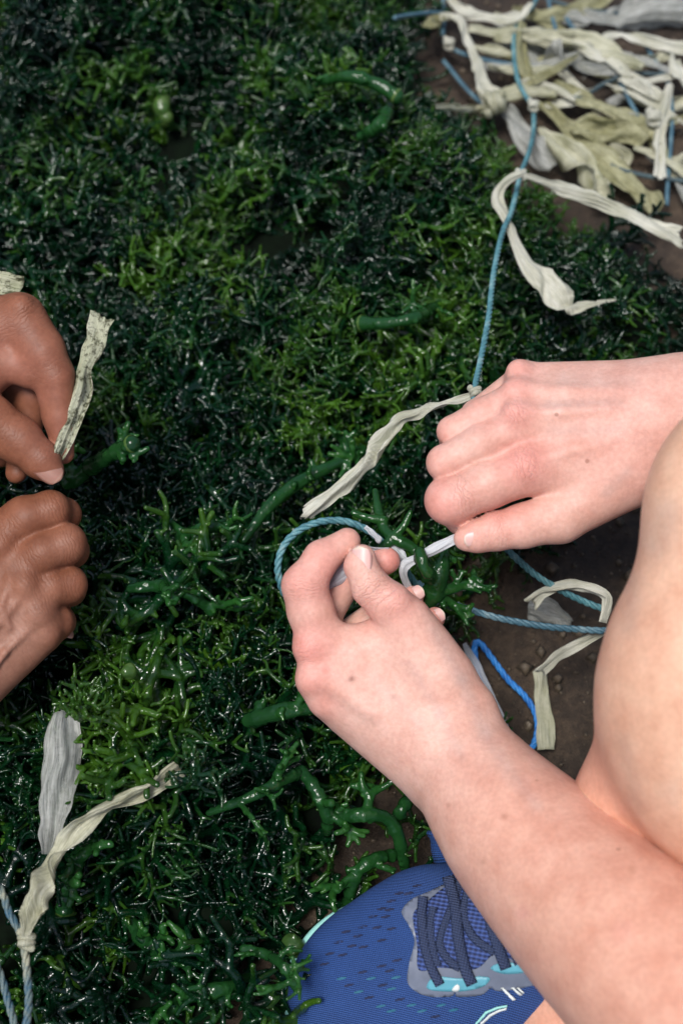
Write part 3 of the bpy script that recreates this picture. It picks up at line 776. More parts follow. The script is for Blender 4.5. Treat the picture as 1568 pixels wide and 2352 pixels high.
# underside of the heap, coloured near-black as shade in the gaps
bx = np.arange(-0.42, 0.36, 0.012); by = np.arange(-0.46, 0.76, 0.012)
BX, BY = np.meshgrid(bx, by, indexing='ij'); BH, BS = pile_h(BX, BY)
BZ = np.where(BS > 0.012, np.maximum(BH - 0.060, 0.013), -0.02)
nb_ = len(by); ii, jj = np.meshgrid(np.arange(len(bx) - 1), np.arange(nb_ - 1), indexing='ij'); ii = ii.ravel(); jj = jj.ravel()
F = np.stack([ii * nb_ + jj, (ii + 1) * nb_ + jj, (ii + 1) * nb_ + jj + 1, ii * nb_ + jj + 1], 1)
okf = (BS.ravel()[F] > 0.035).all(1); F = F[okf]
shade_bed = mesh_obj('seaweed', np.stack([BX, BY, BZ], -1).reshape(-1, 3), F, M_GAP_SHADE)
tag(shade_bed, 'seaweed sheet under the heap, coloured near-black as shade between the fronds', kind='stuff')


def surf(px, py, lift=0.0):        # on top of the heap (or the soil) along the view ray
    z = 0.05
    for _ in range(6):
        p = G(px, py, z); h, s_ = pile_h(np.array([p[0]]), np.array([p[1]])); hs = soil_h(np.array([p[0]]), np.array([p[1]]))
        z = float(h[0]) if s_[0] > 0 else float(hs[0]) + 0.002
        z += lift + (0.008 if s_[0] > 0.01 else 0.0)
    return G(px, py, z)


# single thick stalks that stand out of the heap
GRP_STALK = 'thick seaweed stalks lying on the heap'
def stalk(label, pts, radii, end=True, lift=0.008, buds=6, seed=0, lifts=None, mat=None, at_=None):
    rg = np.random.default_rng(seed + 900)
    nl = len(pts) - 1
    pw = [surf(x, y, (lift if (0 < i < nl or (i == 0 and end)) else lift - 0.014) if lifts is None else lifts[i]) for i, (x, y) in enumerate(pts)] if at_ is None else [W((x, y), at_[i]) for i, (x, y) in enumerate(pts)]
    d = np.linalg.norm(pw[0] - CAM); rm = np.array(radii) * KPX * d
    Q = catmull(np.column_stack([np.array(pw), rm]), 7 * len(pts)); P = Q[:, :3]; R = Q[:, 3] * (1 + 0.10 * np.sin(np.arange(len(Q)) * 1.1 + seed) + 0.04 * rg.normal(0, 1, len(Q)))
    T, N, B = frames(P); O = P.mean(0); pr = []; mm = lambda q, r_: (*((q - O) * 1000), r_ * 1000)
    step_ = max(len(P) // 14, 1)
    pr.append(([mm(P[i], R[i]) for i in range(0, len(P), step_)], 0.3))
    for i in range(1, len(P) - 1):                     # warts
        if rg.random() < 0.5:
            a = rg.uniform(0, 6.28); s_ = N[i] * math.cos(a) + B[i] * math.sin(a); pr.append(([mm(P[i] + s_ * R[i] * 0.72, R[i] * 0.42), mm(P[i] + s_ * R[i] * 0.8, R[i] * 0.38)], 0.45))
    for b_i in range(buds):
        i = int(rg.integers(2, len(P) - 2)); a = rg.uniform(0, 6.28); s_ = N[i] * math.cos(a) + B[i] * math.sin(a); s_[2] = abs(s_[2]); s_ = s_ + T[i] * rg.uniform(-.4, .6); s_ /= np.linalg.norm(s_)
        antler(pr, rg, np.array(mm(P[i] + s_ * R[i] * 0.3, 0)[:3]), s_, R[i] * 1000 * (0.66 if b_i < 2 else 0.5), 2 if b_i < 2 else 3, 4, 0.45, 0.9 if b_i < 2 else 0.75)
    V, F, A = fused(pr, 0.55, 1.3)
    o = mesh_obj('seaweed_stalk', V + O, F, mat or M_STALK, attrs={'tip': A}); tag(o, label, 'seaweed stalk', GRP_STALK)
    if end:
        e = Geo(); T_ = -(P[1] - P[0]) / np.linalg.norm(P[1] - P[0])
        e.tube(np.array([P[0] - T_ * R[0] * 0.2, P[0] + T_ * R[0] * 0.12, P[0] + T_ * R[0] * 0.3]), [R[0] * 1.06, R[0] * 1.10, R[0] * 0.85], 12, 0.8, 1.0)
        e.build('cut_end', M_BULB, o)
    return o


stalk('bright green stalk with a round pale cut end beside the brown pinching thumb', [(303, 1020), (255, 1044), (205, 1075), (150, 1112)], [19, 18, 20, 20], lifts=[0.088, 0.072, 0.052, 0.034], buds=4, seed=1)
stalk('short stalk showing a round grey green cut face in the middle of the heap', [(832, 742), (890, 742), (955, 728), (1010, 696)], [17, 13, 13, 11], lift=0.012, buds=5, seed=2)
stalk('smooth dark tube arching below the top of the heap with blunt yellowish end', [(910, 220), (860, 190), (800, 174), (725, 192)], [17, 15, 13, 7], lift=0.016, buds=1, seed=3)
stalk('short upright green tube just under the blunt arching one', [(893, 246), (872, 285), (828, 312)], [13, 15, 10], end=False, lift=0.014, buds=1, seed=4)
stalk('thick wet stalk emerging from under the fair left wrist', [(572, 1655), (640, 1636), (735, 1618), (800, 1600)], [17, 20, 18, 16], lift=0.010, end=False, buds=9, seed=6)
stalk('bent stalk with a pale cut end below the white and olive strips', [(147, 2092), (152, 2050), (168, 2005), (185, 1950)], [19, 16, 17, 14], lift=0.012, buds=3, seed=8)
stalk('long ridged stalk running towards the frayed end of the pale strip', [(560, 1240), (620, 1160), (690, 1105), (760, 1070), (830, 1035)], [9, 14, 15, 14, 16], lift=0.010, end=False, buds=8, seed=10)
stalk('smooth arched stalk to the left of the rope loop', [(300, 1352), (370, 1346), (430, 1362), (490, 1405)], [11, 15, 15, 13], lift=0.012, end=False, buds=3, seed=11)
stalk('knobbly stalk with a pale bud scar above the smooth arched one', [(415, 1232), (470, 1214), (540, 1205)], [14, 14, 9], lift=0.012, end=False, buds=6, seed=12)
stalk('long thin stalk slanting up to the bend near the forearm', [(480, 1868), (560, 1838), (625, 1806), (690, 1772)], [8, 11, 13, 13], lift=0.016, end=False, buds=4, seed=13)
stalk('curved dark stalk bending down from the slanting thin one', [(692, 1772), (725, 1815), (750, 1870), (752, 1915)], [13, 15, 16, 12], lift=0.014, end=False, buds=3, seed=14)
stalk('smooth green arch leading to the forked stalk above the blue shoe', [(780, 1880), (830, 1872), (885, 1878), (912, 1915), (925, 1970), (936, 2020)], [16, 16, 15, 15, 13, 11], lift=0.026, end=False, buds=1, seed=15)
stalk('upper fork of the stalk above the blue shoe, leaning to the arm', [(905, 1890), (925, 1855), (955, 1818)], [13, 14, 16], lift=0.024, end=False, buds=0, seed=16)
stalk('ringed curved stalk joining the heap just above the blue toe', [(915, 1962), (860, 1975), (820, 2005), (805, 2050), (790, 2090)], [13, 15, 14, 13, 11], lift=0.022, end=False, buds=5, seed=17)
stalk('broad forked stalk lying low in the bottom of the heap', [(290, 2100), (330, 2160), (390, 2200), (440, 2215)], [12, 18, 15, 11], lift=0.014, end=False, buds=6, seed=18)
stalk('yellow green stalk with stubby branchlets poking over the blue toe', [(560, 2180), (615, 2195), (655, 2225), (685, 2280)], [10, 11, 11, 9], lifts=[0.030, 0.050, 0.066, 0.070], end=False, buds=6, seed=19)
stalk('pale stalk along the bottom edge left of the shoe', [(380, 2330), (450, 2280), (520, 2270), (580, 2240)], [15, 17, 13, 10], lift=0.010, end=False, buds=7, seed=20)


def bulb(label, px, py, rx, ry, ang, lift, seed):
    p = surf(px, py, lift); d = np.linalg.norm(p - CAM); u = KPX * d; rg = np.random.default_rng(seed)
    pr = []; m_ = u * 1000
    ax = np.array([math.sin(ang) * 1.0, math.cos(ang), 0.25])
    e1 = RIGHT * math.sin(-ang) + UP * math.cos(ang) - FWD * 0.3
    for t in np.linspace(-1, 1, 4):
        q = e1 * (ry - rx * 0.8) * m_ * t + rg.normal(0, rx * 0.10, 3) * m_; r_ = rx * m_ * (0.82 - 0.15 * abs(t) + rg.uniform(-0.25, 0.15))
        pr.append(([(*q, r_), (*(q + rg.normal(0, rx * 0.22, 3) * m_), r_ * 0.85)], 0.5 + 0.4 * t * t))
    for _ in range(5):
        d = rg.normal(0, 1, 3); d /= np.linalg.norm(d); pr.append(([(*(d * rx * 0.75 * m_), rx * 0.28 * m_), (*(d * rx * 1.0 * m_), rx * 0.20 * m_)], 0.8))
    q = -FWD * -rx * m_; pr.append(([(0, 0, 0, rx * 0.6 * m_), (*(np.array([0.2, 0.1, -1]) * rx * 2.6 * m_), rx * 0.45 * m_)], 0.2))
    V, F, A = fused(pr, 0.5, 1.6)
    o = mesh_obj('seaweed_bulb', V + p, F, M_BULB, attrs={'tip': A})
    return tag(o, label, 'seaweed piece', 'pale bulb-like seaweed ends')


bulb('pale green oval lump high on the heap at the left', 373, 250, 23, 32, 0.3, 0.016, 3)
bulb('pale glassy lump touching the toe of the blue shoe', 672, 2172, 24, 21, 0.4, 0.020, 4)
bulb('small light green lump below the brown fist', 298, 1542, 19, 22, 0.1, 0.012, 5)


# ------------------------------------------------------------------ ropes
def rope(name, label, pw, r, mat, group=None, pitch=7.0, strands=3, seed=0):
    L = np.linalg.norm(np.diff(np.array(pw), axis=0), axis=1).sum()
    n = max(int(L / (r * 0.85)), 12); P = catmull(pw, n); T, N, B = frames(P)
    s_ = np.linspace(0, L, n); g = Geo()
    for k in range(strands):
        a = s_ / (r * pitch) * 2 * math.pi + k * 2 * math.pi / strands
        Q = P + r * 0.50 * (np.cos(a)[:, None] * N + np.sin(a)[:, None] * B)
        g.tube(Q, np.full(n, r * 0.56), 6, cap0=True)
    o = g.build(name, mat); tag(o, label, 'rope', group); return o


GR = 'thin blue ropes around the old ties'
def depth_pts(pts): return [W((x, y), d) for x, y, d in pts]
rope('rope', 'long teal rope hanging from the heap of ties down to the upper fair hand',
     [surf(1240, -30, 0.02), surf(1227, 6, 0.02), surf(1200, 41, 0.022), surf(1184, 66, 0.024), surf(1180, 116, 0.026), surf(1188, 178, 0.028), surf(1204, 215, 0.03), surf(1223, 248, 0.03), surf(1225, 298, 0.03), surf(1215, 348, 0.032)]
     + depth_pts([(1196, 398, 0.985), (1184, 447, 0.965), (1173, 489, 0.95), (1155, 530, 0.935), (1140, 592, 0.91), (1130, 654, 0.89), (1122, 728, 0.865), (1103, 830, 0.83), (1090, 895, 0.80), (1090, 960, 0.80), (1130, 1060, 0.80)]), 0.0019, M_TEAL)
rope('rope', 'teal rope looping around the fair index finger of the lower hand',
     depth_pts([(700, 1420, 0.79), (662, 1378, 0.785), (645, 1345, 0.78), (638, 1300, 0.775), (652, 1253, 0.775), (688, 1217, 0.775), (738, 1198, 0.775), (790, 1197, 0.778), (835, 1213, 0.78), (862, 1232, 0.782), (900, 1270, 0.80), (960, 1350, 0.82)]), 0.0021, M_TEAL)
rope('rope', 'grey teal rope running flat from the held sprig to the knee',
     depth_pts([(960, 1340, 0.82), (1015, 1376, 0.81), (1060, 1395, 0.81), (1150, 1421, 0.81), (1250, 1439, 0.815), (1330, 1446, 0.82), (1400, 1449, 0.82), (1500, 1445, 0.83)]), 0.0021, M_FADED)
rope('rope', 'teal rope slanting down behind the upper fair thumb towards the knee',
     depth_pts([(1120, 1200, 0.81), (1165, 1262, 0.82), (1200, 1296, 0.825), (1240, 1328, 0.83), (1300, 1363, 0.835), (1350, 1386, 0.84), (1400, 1404, 0.84)]), 0.0021, M_TEAL)
rope('rope', 'bright blue rope bent in a loop on the soil beside the wrist',
     [surf(1118, 1640, 0.004), surf(1112, 1600, 0.006), surf(1100, 1555, 0.008), surf(1090, 1505, 0.012), surf(1091, 1478, 0.016), surf(1103, 1478, 0.016), surf(1130, 1513, 0.012), surf(1165, 1560, 0.008), surf(1205, 1600, 0.006), surf(1231, 1645, 0.005), surf(1232, 1690, 0.004), surf(1212, 1735, 0.004), surf(1180, 1780, 0.004)], 0.0021, M_BLUE)
rope('rope', 'worn pale and blue rope with a knotted strip in the bottom left corner',
     depth_pts([(-60, 1960, 0.758), (0, 2042, 0.743), (20, 2095, 0.738), (43, 2135, 0.733), (55, 2170, 0.728), (62, 2235, 0.723), (66, 2301, 0.718), (61, 2352, 0.713), (50, 2440, 0.708)]), 0.0022, M_WORN, pitch=8)
rope('rope', 'short worn rope crossing the very bottom left corner',
     depth_pts([(-40, 2150, 0.748), (0, 2238, 0.743), (17, 2295, 0.738), (33, 2352, 0.733), (50, 2420, 0.728)]), 0.0022, M_WORN, pitch=8)
for lab, pts, m in (
    ('blue rope along the left side of the tie heap, running to the top edge', [(1020, -40), (1018, 0), (1020, 40), (1016, 80)], M_FADED),
    ('blue rope slanting across the tie heap below its top strips', [(1018, 92), (1040, 112), (1068, 124), (1117, 137), (1167, 146), (1230, 150)], M_FADED),
    ('blue rope on bare soil to the left of the big knot of ties', [(1018, 138), (1040, 165), (1064, 195), (1090, 222), (1125, 250)], M_FADED),
    ('blue rope crossing the gap at right of the wide clear strip', [(1385, 130), (1405, 155), (1428, 195), (1448, 235), (1466, 268)], M_FADED),
    ('long blue rope down the right side of the tie heap', [(1480, 100), (1505, 140), (1532, 186), (1543, 248), (1540, 331), (1534, 400), (1531, 470)], M_FADED),
    ('dark rope lying over the lower right strips', [(1380, 360), (1416, 385), (1460, 398), (1510, 408), (1600, 418)], M_DARKROPE),
    ('short blue rope hanging under the top strips', [(1258, -10), (1266, 30), (1276, 66)], M_FADED),
    ('short blue rope next to the hanging one under the top strips', [(1300, 40), (1312, 58), (1330, 80)], M_FADED),
    ('thin blue rope poking out over the weed at the top', [(905, 40), (940, 34), (985, 29), (1025, 30)], M_FADED),
    ('dark rope lying behind the strips at the top right', [(1240, -10), (1290, 8), (1340, 20), (1420, 30)], M_DARKROPE),
    ('dark blue rope lying level behind the wide clear strip', [(1290, 212), (1330, 224), (1390, 190), (1450, 168), (1530, 172)], M_DARKROPE),
):
    rope('rope', lab, [surf(x, y, 0.016) for x, y in pts], 0.0018, m, GR)


# ------------------------------------------------------------------ plastic ties
def ribbon(name, label, pw, widths, mat, seed=0, fold=0.35, roll=0.5, parent=None, up=(0, -0.45, 0.9), group='old plastic ties', M=15, cat='tie strip', jag=0.0):
    rg = np.random.default_rng(seed + 300)
    pw = np.array(pw, float); Q = np.column_stack([pw, np.array(widths)])
    L = np.linalg.norm(np.diff(pw, axis=0), axis=1).sum(); n = max(int(L / 0.0022), 14)
    Q = catmull(Q, n); P = Q[:, :3]; w_ = np.maximum(Q[:, 3], 0.0008)
    T = np.gradient(P, axis=0); T /= np.linalg.norm(T, axis=1)[:, None]
    upv = np.array(up, float); N = upv[None] - T * (T @ upv)[:, None]; N /= np.linalg.norm(N, axis=1)[:, None]; B = np.cross(T, N)
    def sm(k, amp):
        c = rg.normal(0, amp, k + 3); x = np.linspace(0, k, n); i = x.astype(int); fr = x - i; fr = fr * fr * (3 - 2 * fr); return c[i] * (1 - fr) + c[i + 1] * fr
    kk = max(int(L / 0.02), 2); ro = sm(kk, roll); ph = sm(kk, 1.5); am = np.abs(sm(kk, fold * 1.2)) + fold * 0.7; eL = sm(kk * 3, 0.10); eR = sm(kk * 3, 0.10)
    N2 = N * np.cos(ro)[:, None] + B * np.sin(ro)[:, None]; B2 = -N * np.sin(ro)[:, None] + B * np.cos(ro)[:, None]
    u = np.linspace(-1, 1, M); V = np.zeros((n, M, 3))
    f1, f2 = rg.uniform(1.2, 2.2), rg.uniform(3, 4.5)
    mic = rg.normal(0, 0.03, (n, M))
    for j in range(M):
        uu = u[j] + np.where(u[j] > 0, eR, eL) * u[j] ** 2
        off = am * (np.sin(u[j] * f1 * 1.6 + ph) * 0.7 + 0.35 * np.sin(u[j] * f2 + 2.1 * ph) + 0.22 * np.sin(u[j] * 11 + 3.3 * ph)) + mic[:, j]
        sh = jag * (0.35 * (rg.random() - 0.5) + 0.3 * math.sin(u[j] * 2.5 + seed)) if jag else 0
        V[:, j] = P + B2 * (w_ * 0.5 * uu)[:, None] + N2 * (w_ * 0.5 * off)[:, None]
        if jag:
            V[0, j] += T[0] * w_[0] * sh; V[-1, j] += T[-1] * w_[-1] * sh
    F = np.array([(i * M + j, i * M + j + 1, (i + 1) * M + j + 1, (i + 1) * M + j) for i in range(n - 1) for j in range(M - 1)])
    ru = np.tile(u, n); rs = np.repeat(np.linspace(0, L, n) + rg.random(), M)
    o = mesh_obj(name, V.reshape(-1, 3), F, mat, parent, attrs={'ru': ru + rg.random() * 9, 'rs': rs})
    so = o.modifiers.new('thick', 'SOLIDIFY'); so.thickness = 0.0002; so.offset = 0
    if parent is None: tag(o, label, cat, group)
    return o


def strip_on_ground(label, pts, wpx, mat, lift=0.016, seed=0, **kw):
    lf = lift if isinstance(lift, (list, tuple)) else [lift] * len(pts)
    pw = [surf(x, y, lf[i]) for i, (x, y) in enumerate(pts)]; d = np.mean([np.dot(p - CAM, FWD) for p in pw])
    return ribbon('tie_strip', label, pw, np.array(wpx) * 1.02 * KPX * d, mat, seed, **kw)


def strip_in_air(label, pts, wpx, mat, seed=0, **kw):
    pw = depth_pts(pts); ds = np.array([p[2] for p in pts])
    return ribbon(kw.pop('name', 'tie_strip'), label, pw, np.array(wpx) * KPX * ds, mat, seed, **kw)


strip_on_ground('wide clear strip across the middle of the tie heap', [(1150, 104), (1225, 112), (1290, 128), (1350, 150)], [40, 84, 100, 84], M_FILM, 0.010, 15)
strip_on_ground('broad pale sheet at the top right corner', [(1271, 21), (1316, 37), (1416, 40), (1500, 22), (1600, 8)], [16, 40, 54, 90, 110], M_FILM, 0.016, 18, fold=0.25)
strip_on_ground('wide clear strip trailing from the big knot onto the weed', [(1155, 235), (1195, 295), (1235, 345), (1275, 378)], [24, 52, 64, 50], M_FILM, 0.016, 5)
strip_on_ground('long olive strip from the rope down to the lower right', [(1233, 232), (1271, 257), (1312, 298), (1366, 348), (1428, 398), (1515, 480)], [16, 28, 38, 62, 70, 44], M_OLIVE, 0.016, 7, fold=0.25)
strip_on_ground('broad whitish strip fanning out under the rope', [(1240, 292), (1275, 327), (1316, 364), (1358, 414), (1405, 455)], [16, 46, 62, 64, 46], M_OLD, 0.022, 6)
strip_on_ground('olive strip running parallel under the blue ropes at right', [(1270, 192), (1333, 224), (1407, 253), (1495, 290)], [24, 38, 44, 26], M_OLIVE, 0.018, 8)
strip_on_ground('folded yellowish strip bunched at the middle right', [(1310, 300), (1353, 292), (1436, 302), (1518, 318)], [26, 60, 46, 50], M_OLIVE, 0.020, 9)
strip_on_ground('upright pale strip tied to the right hand rope', [(1538, 190), (1530, 235), (1517, 290), (1514, 350), (1516, 408)], [16, 26, 30, 26, 28], M_PALE, 0.024, 10)
strip_on_ground('short pale strip joining the upright one from the left', [(1432, 170), (1478, 199), (1520, 222)], [30, 32, 20], M_PALE, 0.024, 11)
strip_on_ground('long flat pale strip arching over the middle of the tie heap', [(1076, 62), (1134, 72), (1209, 77), (1291, 86), (1374, 104), (1476, 155)], [16, 24, 28, 42, 48, 16], M_OLD, 0.026, 12, fold=0.22)
strip_on_ground('twisted pale strip along the top edge left of the rope', [(1025, -14), (1045, 8), (1068, 26), (1117, 37), (1175, 41), (1222, 8)], [18, 22, 28, 22, 28, 22], M_PALE, 0.030, 13)
strip_on_ground('upright olive strip right behind the teal rope', [(1200, 46), (1196, 104), (1204, 157), (1226, 192)], [16, 28, 32, 22], M_OLIVE, 0.026, 14)
strip_on_ground('small pale strip beside the blue rope at left', [(1085, 104), (1134, 114), (1175, 120)], [12, 26, 16], M_OLD, 0.020, 16)
strip_on_ground('pointed olive strip sticking up to the right of the rope', [(1222, 184), (1250, 170), (1275, 157), (1329, 124)], [24, 22, 18, 6], M_OLIVE, 0.028, 17)
strip_on_ground('pale wavy strip reaching the right edge under the broad sheet', [(1378, 92), (1416, 76), (1478, 91), (1530, 104), (1610, 125)], [14, 26, 28, 26, 28], M_PALE, 0.026, 19)
strip_on_ground('thin frayed strip pointing left over the weed', [(1000, 242), (1051, 246), (1100, 250), (1140, 250)], [10, 18, 22, 26], M_OLD, 0.020, 20, jag=1.5)
strip_on_ground('short pale strip at the right edge of the tie heap', [(1548, 128), (1556, 160), (1575, 195)], [30, 34, 34], M_PALE, 0.026, 21)
strip_on_ground('hooked pale strip on the bare soil at right', [(1400, 331), (1428, 345), (1440, 358), (1424, 380)], [10, 24, 30, 34], M_OLD, 0.012, 22)
strip_on_ground('crumpled strip end at the right edge above the dark rope', [(1530, 395), (1560, 380), (1600, 360)], [40, 54, 60], M_OLD, 0.012, 23)
strip_on_ground('pale strip on the soil behind the pale upright one', [(1395, 235), (1440, 222), (1500, 228)], [18, 30, 30], M_FILM, 0.008, 24)
strip_on_ground('olive strip from the big knot to the right under the rope', [(1126, 228), (1175, 212), (1225, 206), (1275, 206)], [50, 42, 38, 38], M_OLD, 0.024, 4)
strip_on_ground('long twisted strip from the top left down to the big knot', [(1010, 38), (1035, 36), (1060, 48), (1068, 83), (1089, 128), (1105, 178), (1128, 228)], [16, 18, 22, 22, 24, 32, 50], M_PALE, 0.030, 3)
strip_on_ground('tan knotted strip end at the left corner of the tie heap', [(985, 62), (1000, 45), (1022, 36)], [34, 30, 16], M_OLIVE, 0.028, 25)

rg_ = np.random.default_rng(42)
USED = set()
def strand_label(q, P_, wq):
    mx, my = P_[2]; row = ('near the top edge', 'in the upper part', 'in the middle', 'in the lower part')[min(int(my / 95), 3)]
    side = ('on the left side', 'beside the teal rope', 'in the centre', 'towards the right', 'by the right edge')[min(max(int((mx - 1130) / 85), 0), 4)]
    c = ('yellowed', 'whitish', 'olive', 'clear')[q % 4]; wd = 'thin' if wq < 20 else ('narrow' if wq < 27 else 'broad')
    sl = math.degrees(math.atan2(P_[-1][1] - P_[0][1], P_[-1][0] - P_[0][0])); sw = 'level' if abs(sl) < 9 else ('rising' if sl < 0 else ('sloping' if sl < 28 else 'steep'))
    return f'{wd} {sw} {c} strand {row} of the tie tangle, {side}'
for q in range(26):
    x0 = rg_.uniform(1080, 1500); y0 = rg_.uniform(15, 330) * (0.45 + 0.55 * (x0 - 1080) / 420) + (60 if x0 > 1250 else 0); a = rg_.uniform(-0.15, 0.75); L_ = rg_.uniform(120, 300); b_ = rg_.uniform(-0.5, 0.5); pts_ = []
    for t in np.linspace(0, 1, 5):
        pts_.append((x0 + L_ * t * math.cos(a + b_ * t), y0 + L_ * t * math.sin(a + b_ * t) * 0.8))
    wq = rg_.uniform(14, 34)
    strip_on_ground(strand_label(q, pts_, wq), pts_, [wq * 0.4, wq, wq * rg_.uniform(0.7, 1.2), wq, wq * rg_.uniform(0.3, 1.0)], (M_OLD, M_PALE, M_OLIVE, M_FILM)[q % 4], rg_.uniform(0.008, 0.026), 400 + q, group='loose strands in the tie tangle', fold=0.3, roll=0.5)

# the two arms of the tie on the hanging rope
strip_in_air('long pale strip knotted to the hanging rope and reaching the right edge', [(1198, 400, 0.962), (1230, 410, 0.965), (1262, 421, 0.970), (1300, 436, 0.975), (1374, 464, 0.980), (1457, 495, 0.980), (1520, 526, 0.980), (1566, 545, 0.980)],
             [10, 14, 20, 34, 32, 36, 46, 52], M_PALE, 31, fold=0.3, jag=0.8, group='strips knotted to the hanging rope')
strip_in_air('pale strip hanging from the rope knot with a wide clear pouch near its end', [(1200, 396, 0.948), (1172, 408, 0.950), (1150, 432, 0.955), (1144, 460, 0.955), (1158, 492, 0.950), (1172, 522, 0.945), (1188, 566, 0.940), (1216, 612, 0.935), (1262, 655, 0.935), (1292, 692, 0.935), (1318, 706, 0.935), (1352, 698, 0.935), (1415, 688, 0.935)],
             [14, 18, 22, 27, 24, 20, 24, 40, 66, 60, 36, 18, 6], M_PALE, 32, fold=0.25, roll=0.3, group='strips knotted to the hanging rope')
strip_in_air('pale twisted strip tied to the rope end beside the upper fair hand', [(1090, 905, 0.80), (1068, 914, 0.80), (1046, 921, 0.80), (1002, 933, 0.80), (958, 951, 0.80), (920, 962, 0.80), (885, 1009, 0.80), (841, 1059, 0.80), (797, 1106, 0.80), (750, 1147, 0.80), (702, 1182, 0.80)],
             [16, 18, 22, 30, 24, 32, 36, 34, 34, 36, 36], M_PALE, 33, fold=0.5, roll=0.6, jag=1.0, group='strips knotted to the hanging rope')
strip_in_air('stained strip pinched upright by the brown thumb and finger', [(236, 724, 0.77), (222, 770, 0.77), (207, 815, 0.77), (194, 850, 0.768), (190, 890, 0.766), (178, 935, 0.764), (162, 980, 0.764), (146, 1020, 0.762), (132, 1050, 0.762)],
             [58, 50, 42, 30, 42, 44, 36, 36, 30], M_STAIN, 34, fold=0.30, roll=0.2, jag=0.25, group='strips held by the brown hands')
strip_in_air('blunt pale strip end behind the brown upper knuckle', [(-60, 636, 0.80), (-10, 646, 0.80), (50, 660, 0.80)], [58, 60, 48], M_STAIN, 35, fold=0.15, roll=0.1, group='strips held by the brown hands')

# bottom left
strip_in_air('wide greyish clear strip standing in the weed at bottom left', [(150, 1640, 0.782), (146, 1690, 0.777), (143, 1740, 0.772), (134, 1800, 0.767), (128, 1850, 0.762), (121, 1915, 0.757), (108, 1965, 0.752)],
             [54, 78, 84, 80, 66, 50, 20], M_FILM, 36, fold=0.55, roll=0.25, jag=0.5, group='strips on the bottom left rope')
strip_in_air('twisted olive strip knotted onto the worn rope at bottom left', [(412, 1766, 0.772), (370, 1794, 0.767), (333, 1816, 0.762), (285, 1838, 0.757), (243, 1856, 0.752), (186, 1902, 0.747), (133, 1962, 0.742), (100, 2012, 0.732), (78, 2062, 0.722), (70, 2102, 0.717), (60, 2150, 0.710)],
             [44, 44, 44, 36, 28, 52, 44, 50, 56, 46, 18], M_OLD, 37, fold=0.55, roll=0.7, jag=0.4, group='strips on the bottom left rope')
# knots
def knot(label, c, r, mat, seed=0, group=None, axis=(0.2, 1, 0.2)):
    rg = np.random.default_rng(seed); g = Geo(); ax = np.array(axis, float); ax /= np.linalg.norm(ax); s1 = np.cross(ax, [0.1, 0.3, 1]); s1 /= np.linalg.norm(s1); s2 = np.cross(ax, s1)
    a = np.linspace(0, 6.283 * 2.6, 60); P = np.array(c) + (np.cos(a)[:, None] * s1 + np.sin(a)[:, None] * s2) * r * 0.75 + np.linspace(-1, 1, 60)[:, None] * ax * r * 0.9 + 0.12 * r * np.sin(a * 2.3)[:, None] * s1
    g.tube(P, r * (0.42 + 0.08 * np.sin(a * 1.7)), 8, cap0=True)
    V = np.concatenate(g.V); o = mesh_obj('knot', V, g.F, mat, attrs={'ru': V[:, 0] * 300, 'rs': V[:, 1]}); return tag(o, label, 'knot', group)


knot('pale knot joining two strips to the hanging rope', W((1197, 399), 0.978), 0.0032, M_PALE, 1, 'strip knots on the ropes', axis=(-0.2, 1, 0.3))
knot('pale knot at the end of the rope above the upper fair hand', W((1091, 900), 0.798), 0.0032, M_PALE, 2, 'strip knots on the ropes', axis=(-0.2, 1, 0.2))
knot('wound olive knot on the worn rope at bottom left', W((60, 2160), 0.722), 0.0042, M_OLD, 3, 'strip knots on the ropes', axis=(0.1, 1, 0.1))
knot('crumpled pale knot where strips meet left of the long rope', surf(1135, 236, 0.032), 0.008, M_OLD, 4, 'strip knots on the ropes', axis=(1, 0.2, 0.2))
knot('small white knot on the rope below the olive strips', surf(1224, 240, 0.036), 0.0036, M_PALE, 5, 'strip knots on the ropes')
knot('small white knot on the blue rope at the left of the tie heap', surf(1030, 98, 0.022), 0.0040, M_PALE, 6, 'strip knots on the ropes')
knot('small white knot on the right hand rope', surf(1500, 268, 0.03), 0.0050, M_PALE, 7, 'strip knots on the ropes')

# beside the knee
strip_in_air('pale strip arching over the slanting rope beside the knee', [(1384, 1430, 0.825), (1392, 1396, 0.825), (1394, 1372, 0.825), (1366, 1355, 0.825), (1320, 1346, 0.828), (1280, 1350, 0.83), (1245, 1362, 0.835), (1218, 1385, 0.84)],
             [22, 24, 22, 26, 28, 26, 24, 40], M_PALE, 41, fold=0.3, roll=0.3, group='strips tied beside the knee')
strip_on_ground('clear crumpled film on the soil under the slanting rope', [(1212, 1402), (1250, 1405), (1285, 1418), (1312, 1432)], [50, 62, 40, 14], M_FILM, 0.012, 42, group='strips tied beside the knee')
strip_in_air('pale strip dropping from the level rope to a sharp bend', [(1385, 1452, 0.825), (1350, 1468, 0.83), (1310, 1490, 0.835), (1275, 1512, 0.845), (1240, 1545, 0.855)], [16, 22, 26, 24, 28], M_PALE, 43, fold=0.25, roll=0.3, group='strips tied beside the knee')
strip_on_ground('flat dull strip lying straight down the soil from the sharp bend', [(1240, 1540), (1243, 1580), (1248, 1640), (1256, 1722)], [30, 32, 36, 42], M_OLD, 0.008, 44, fold=0.10, roll=0.1, group='strips tied beside the knee')
strip_on_ground('milky clear strip on the soil along the fair wrist', [(1066, 1478), (1090, 1530), (1120, 1600), (1150, 1665), (1185, 1730)], [10, 26, 34, 30, 16], M_CLEAR, 0.02, 45, fold=0.2, roll=0.2, group='strips tied beside the knee')

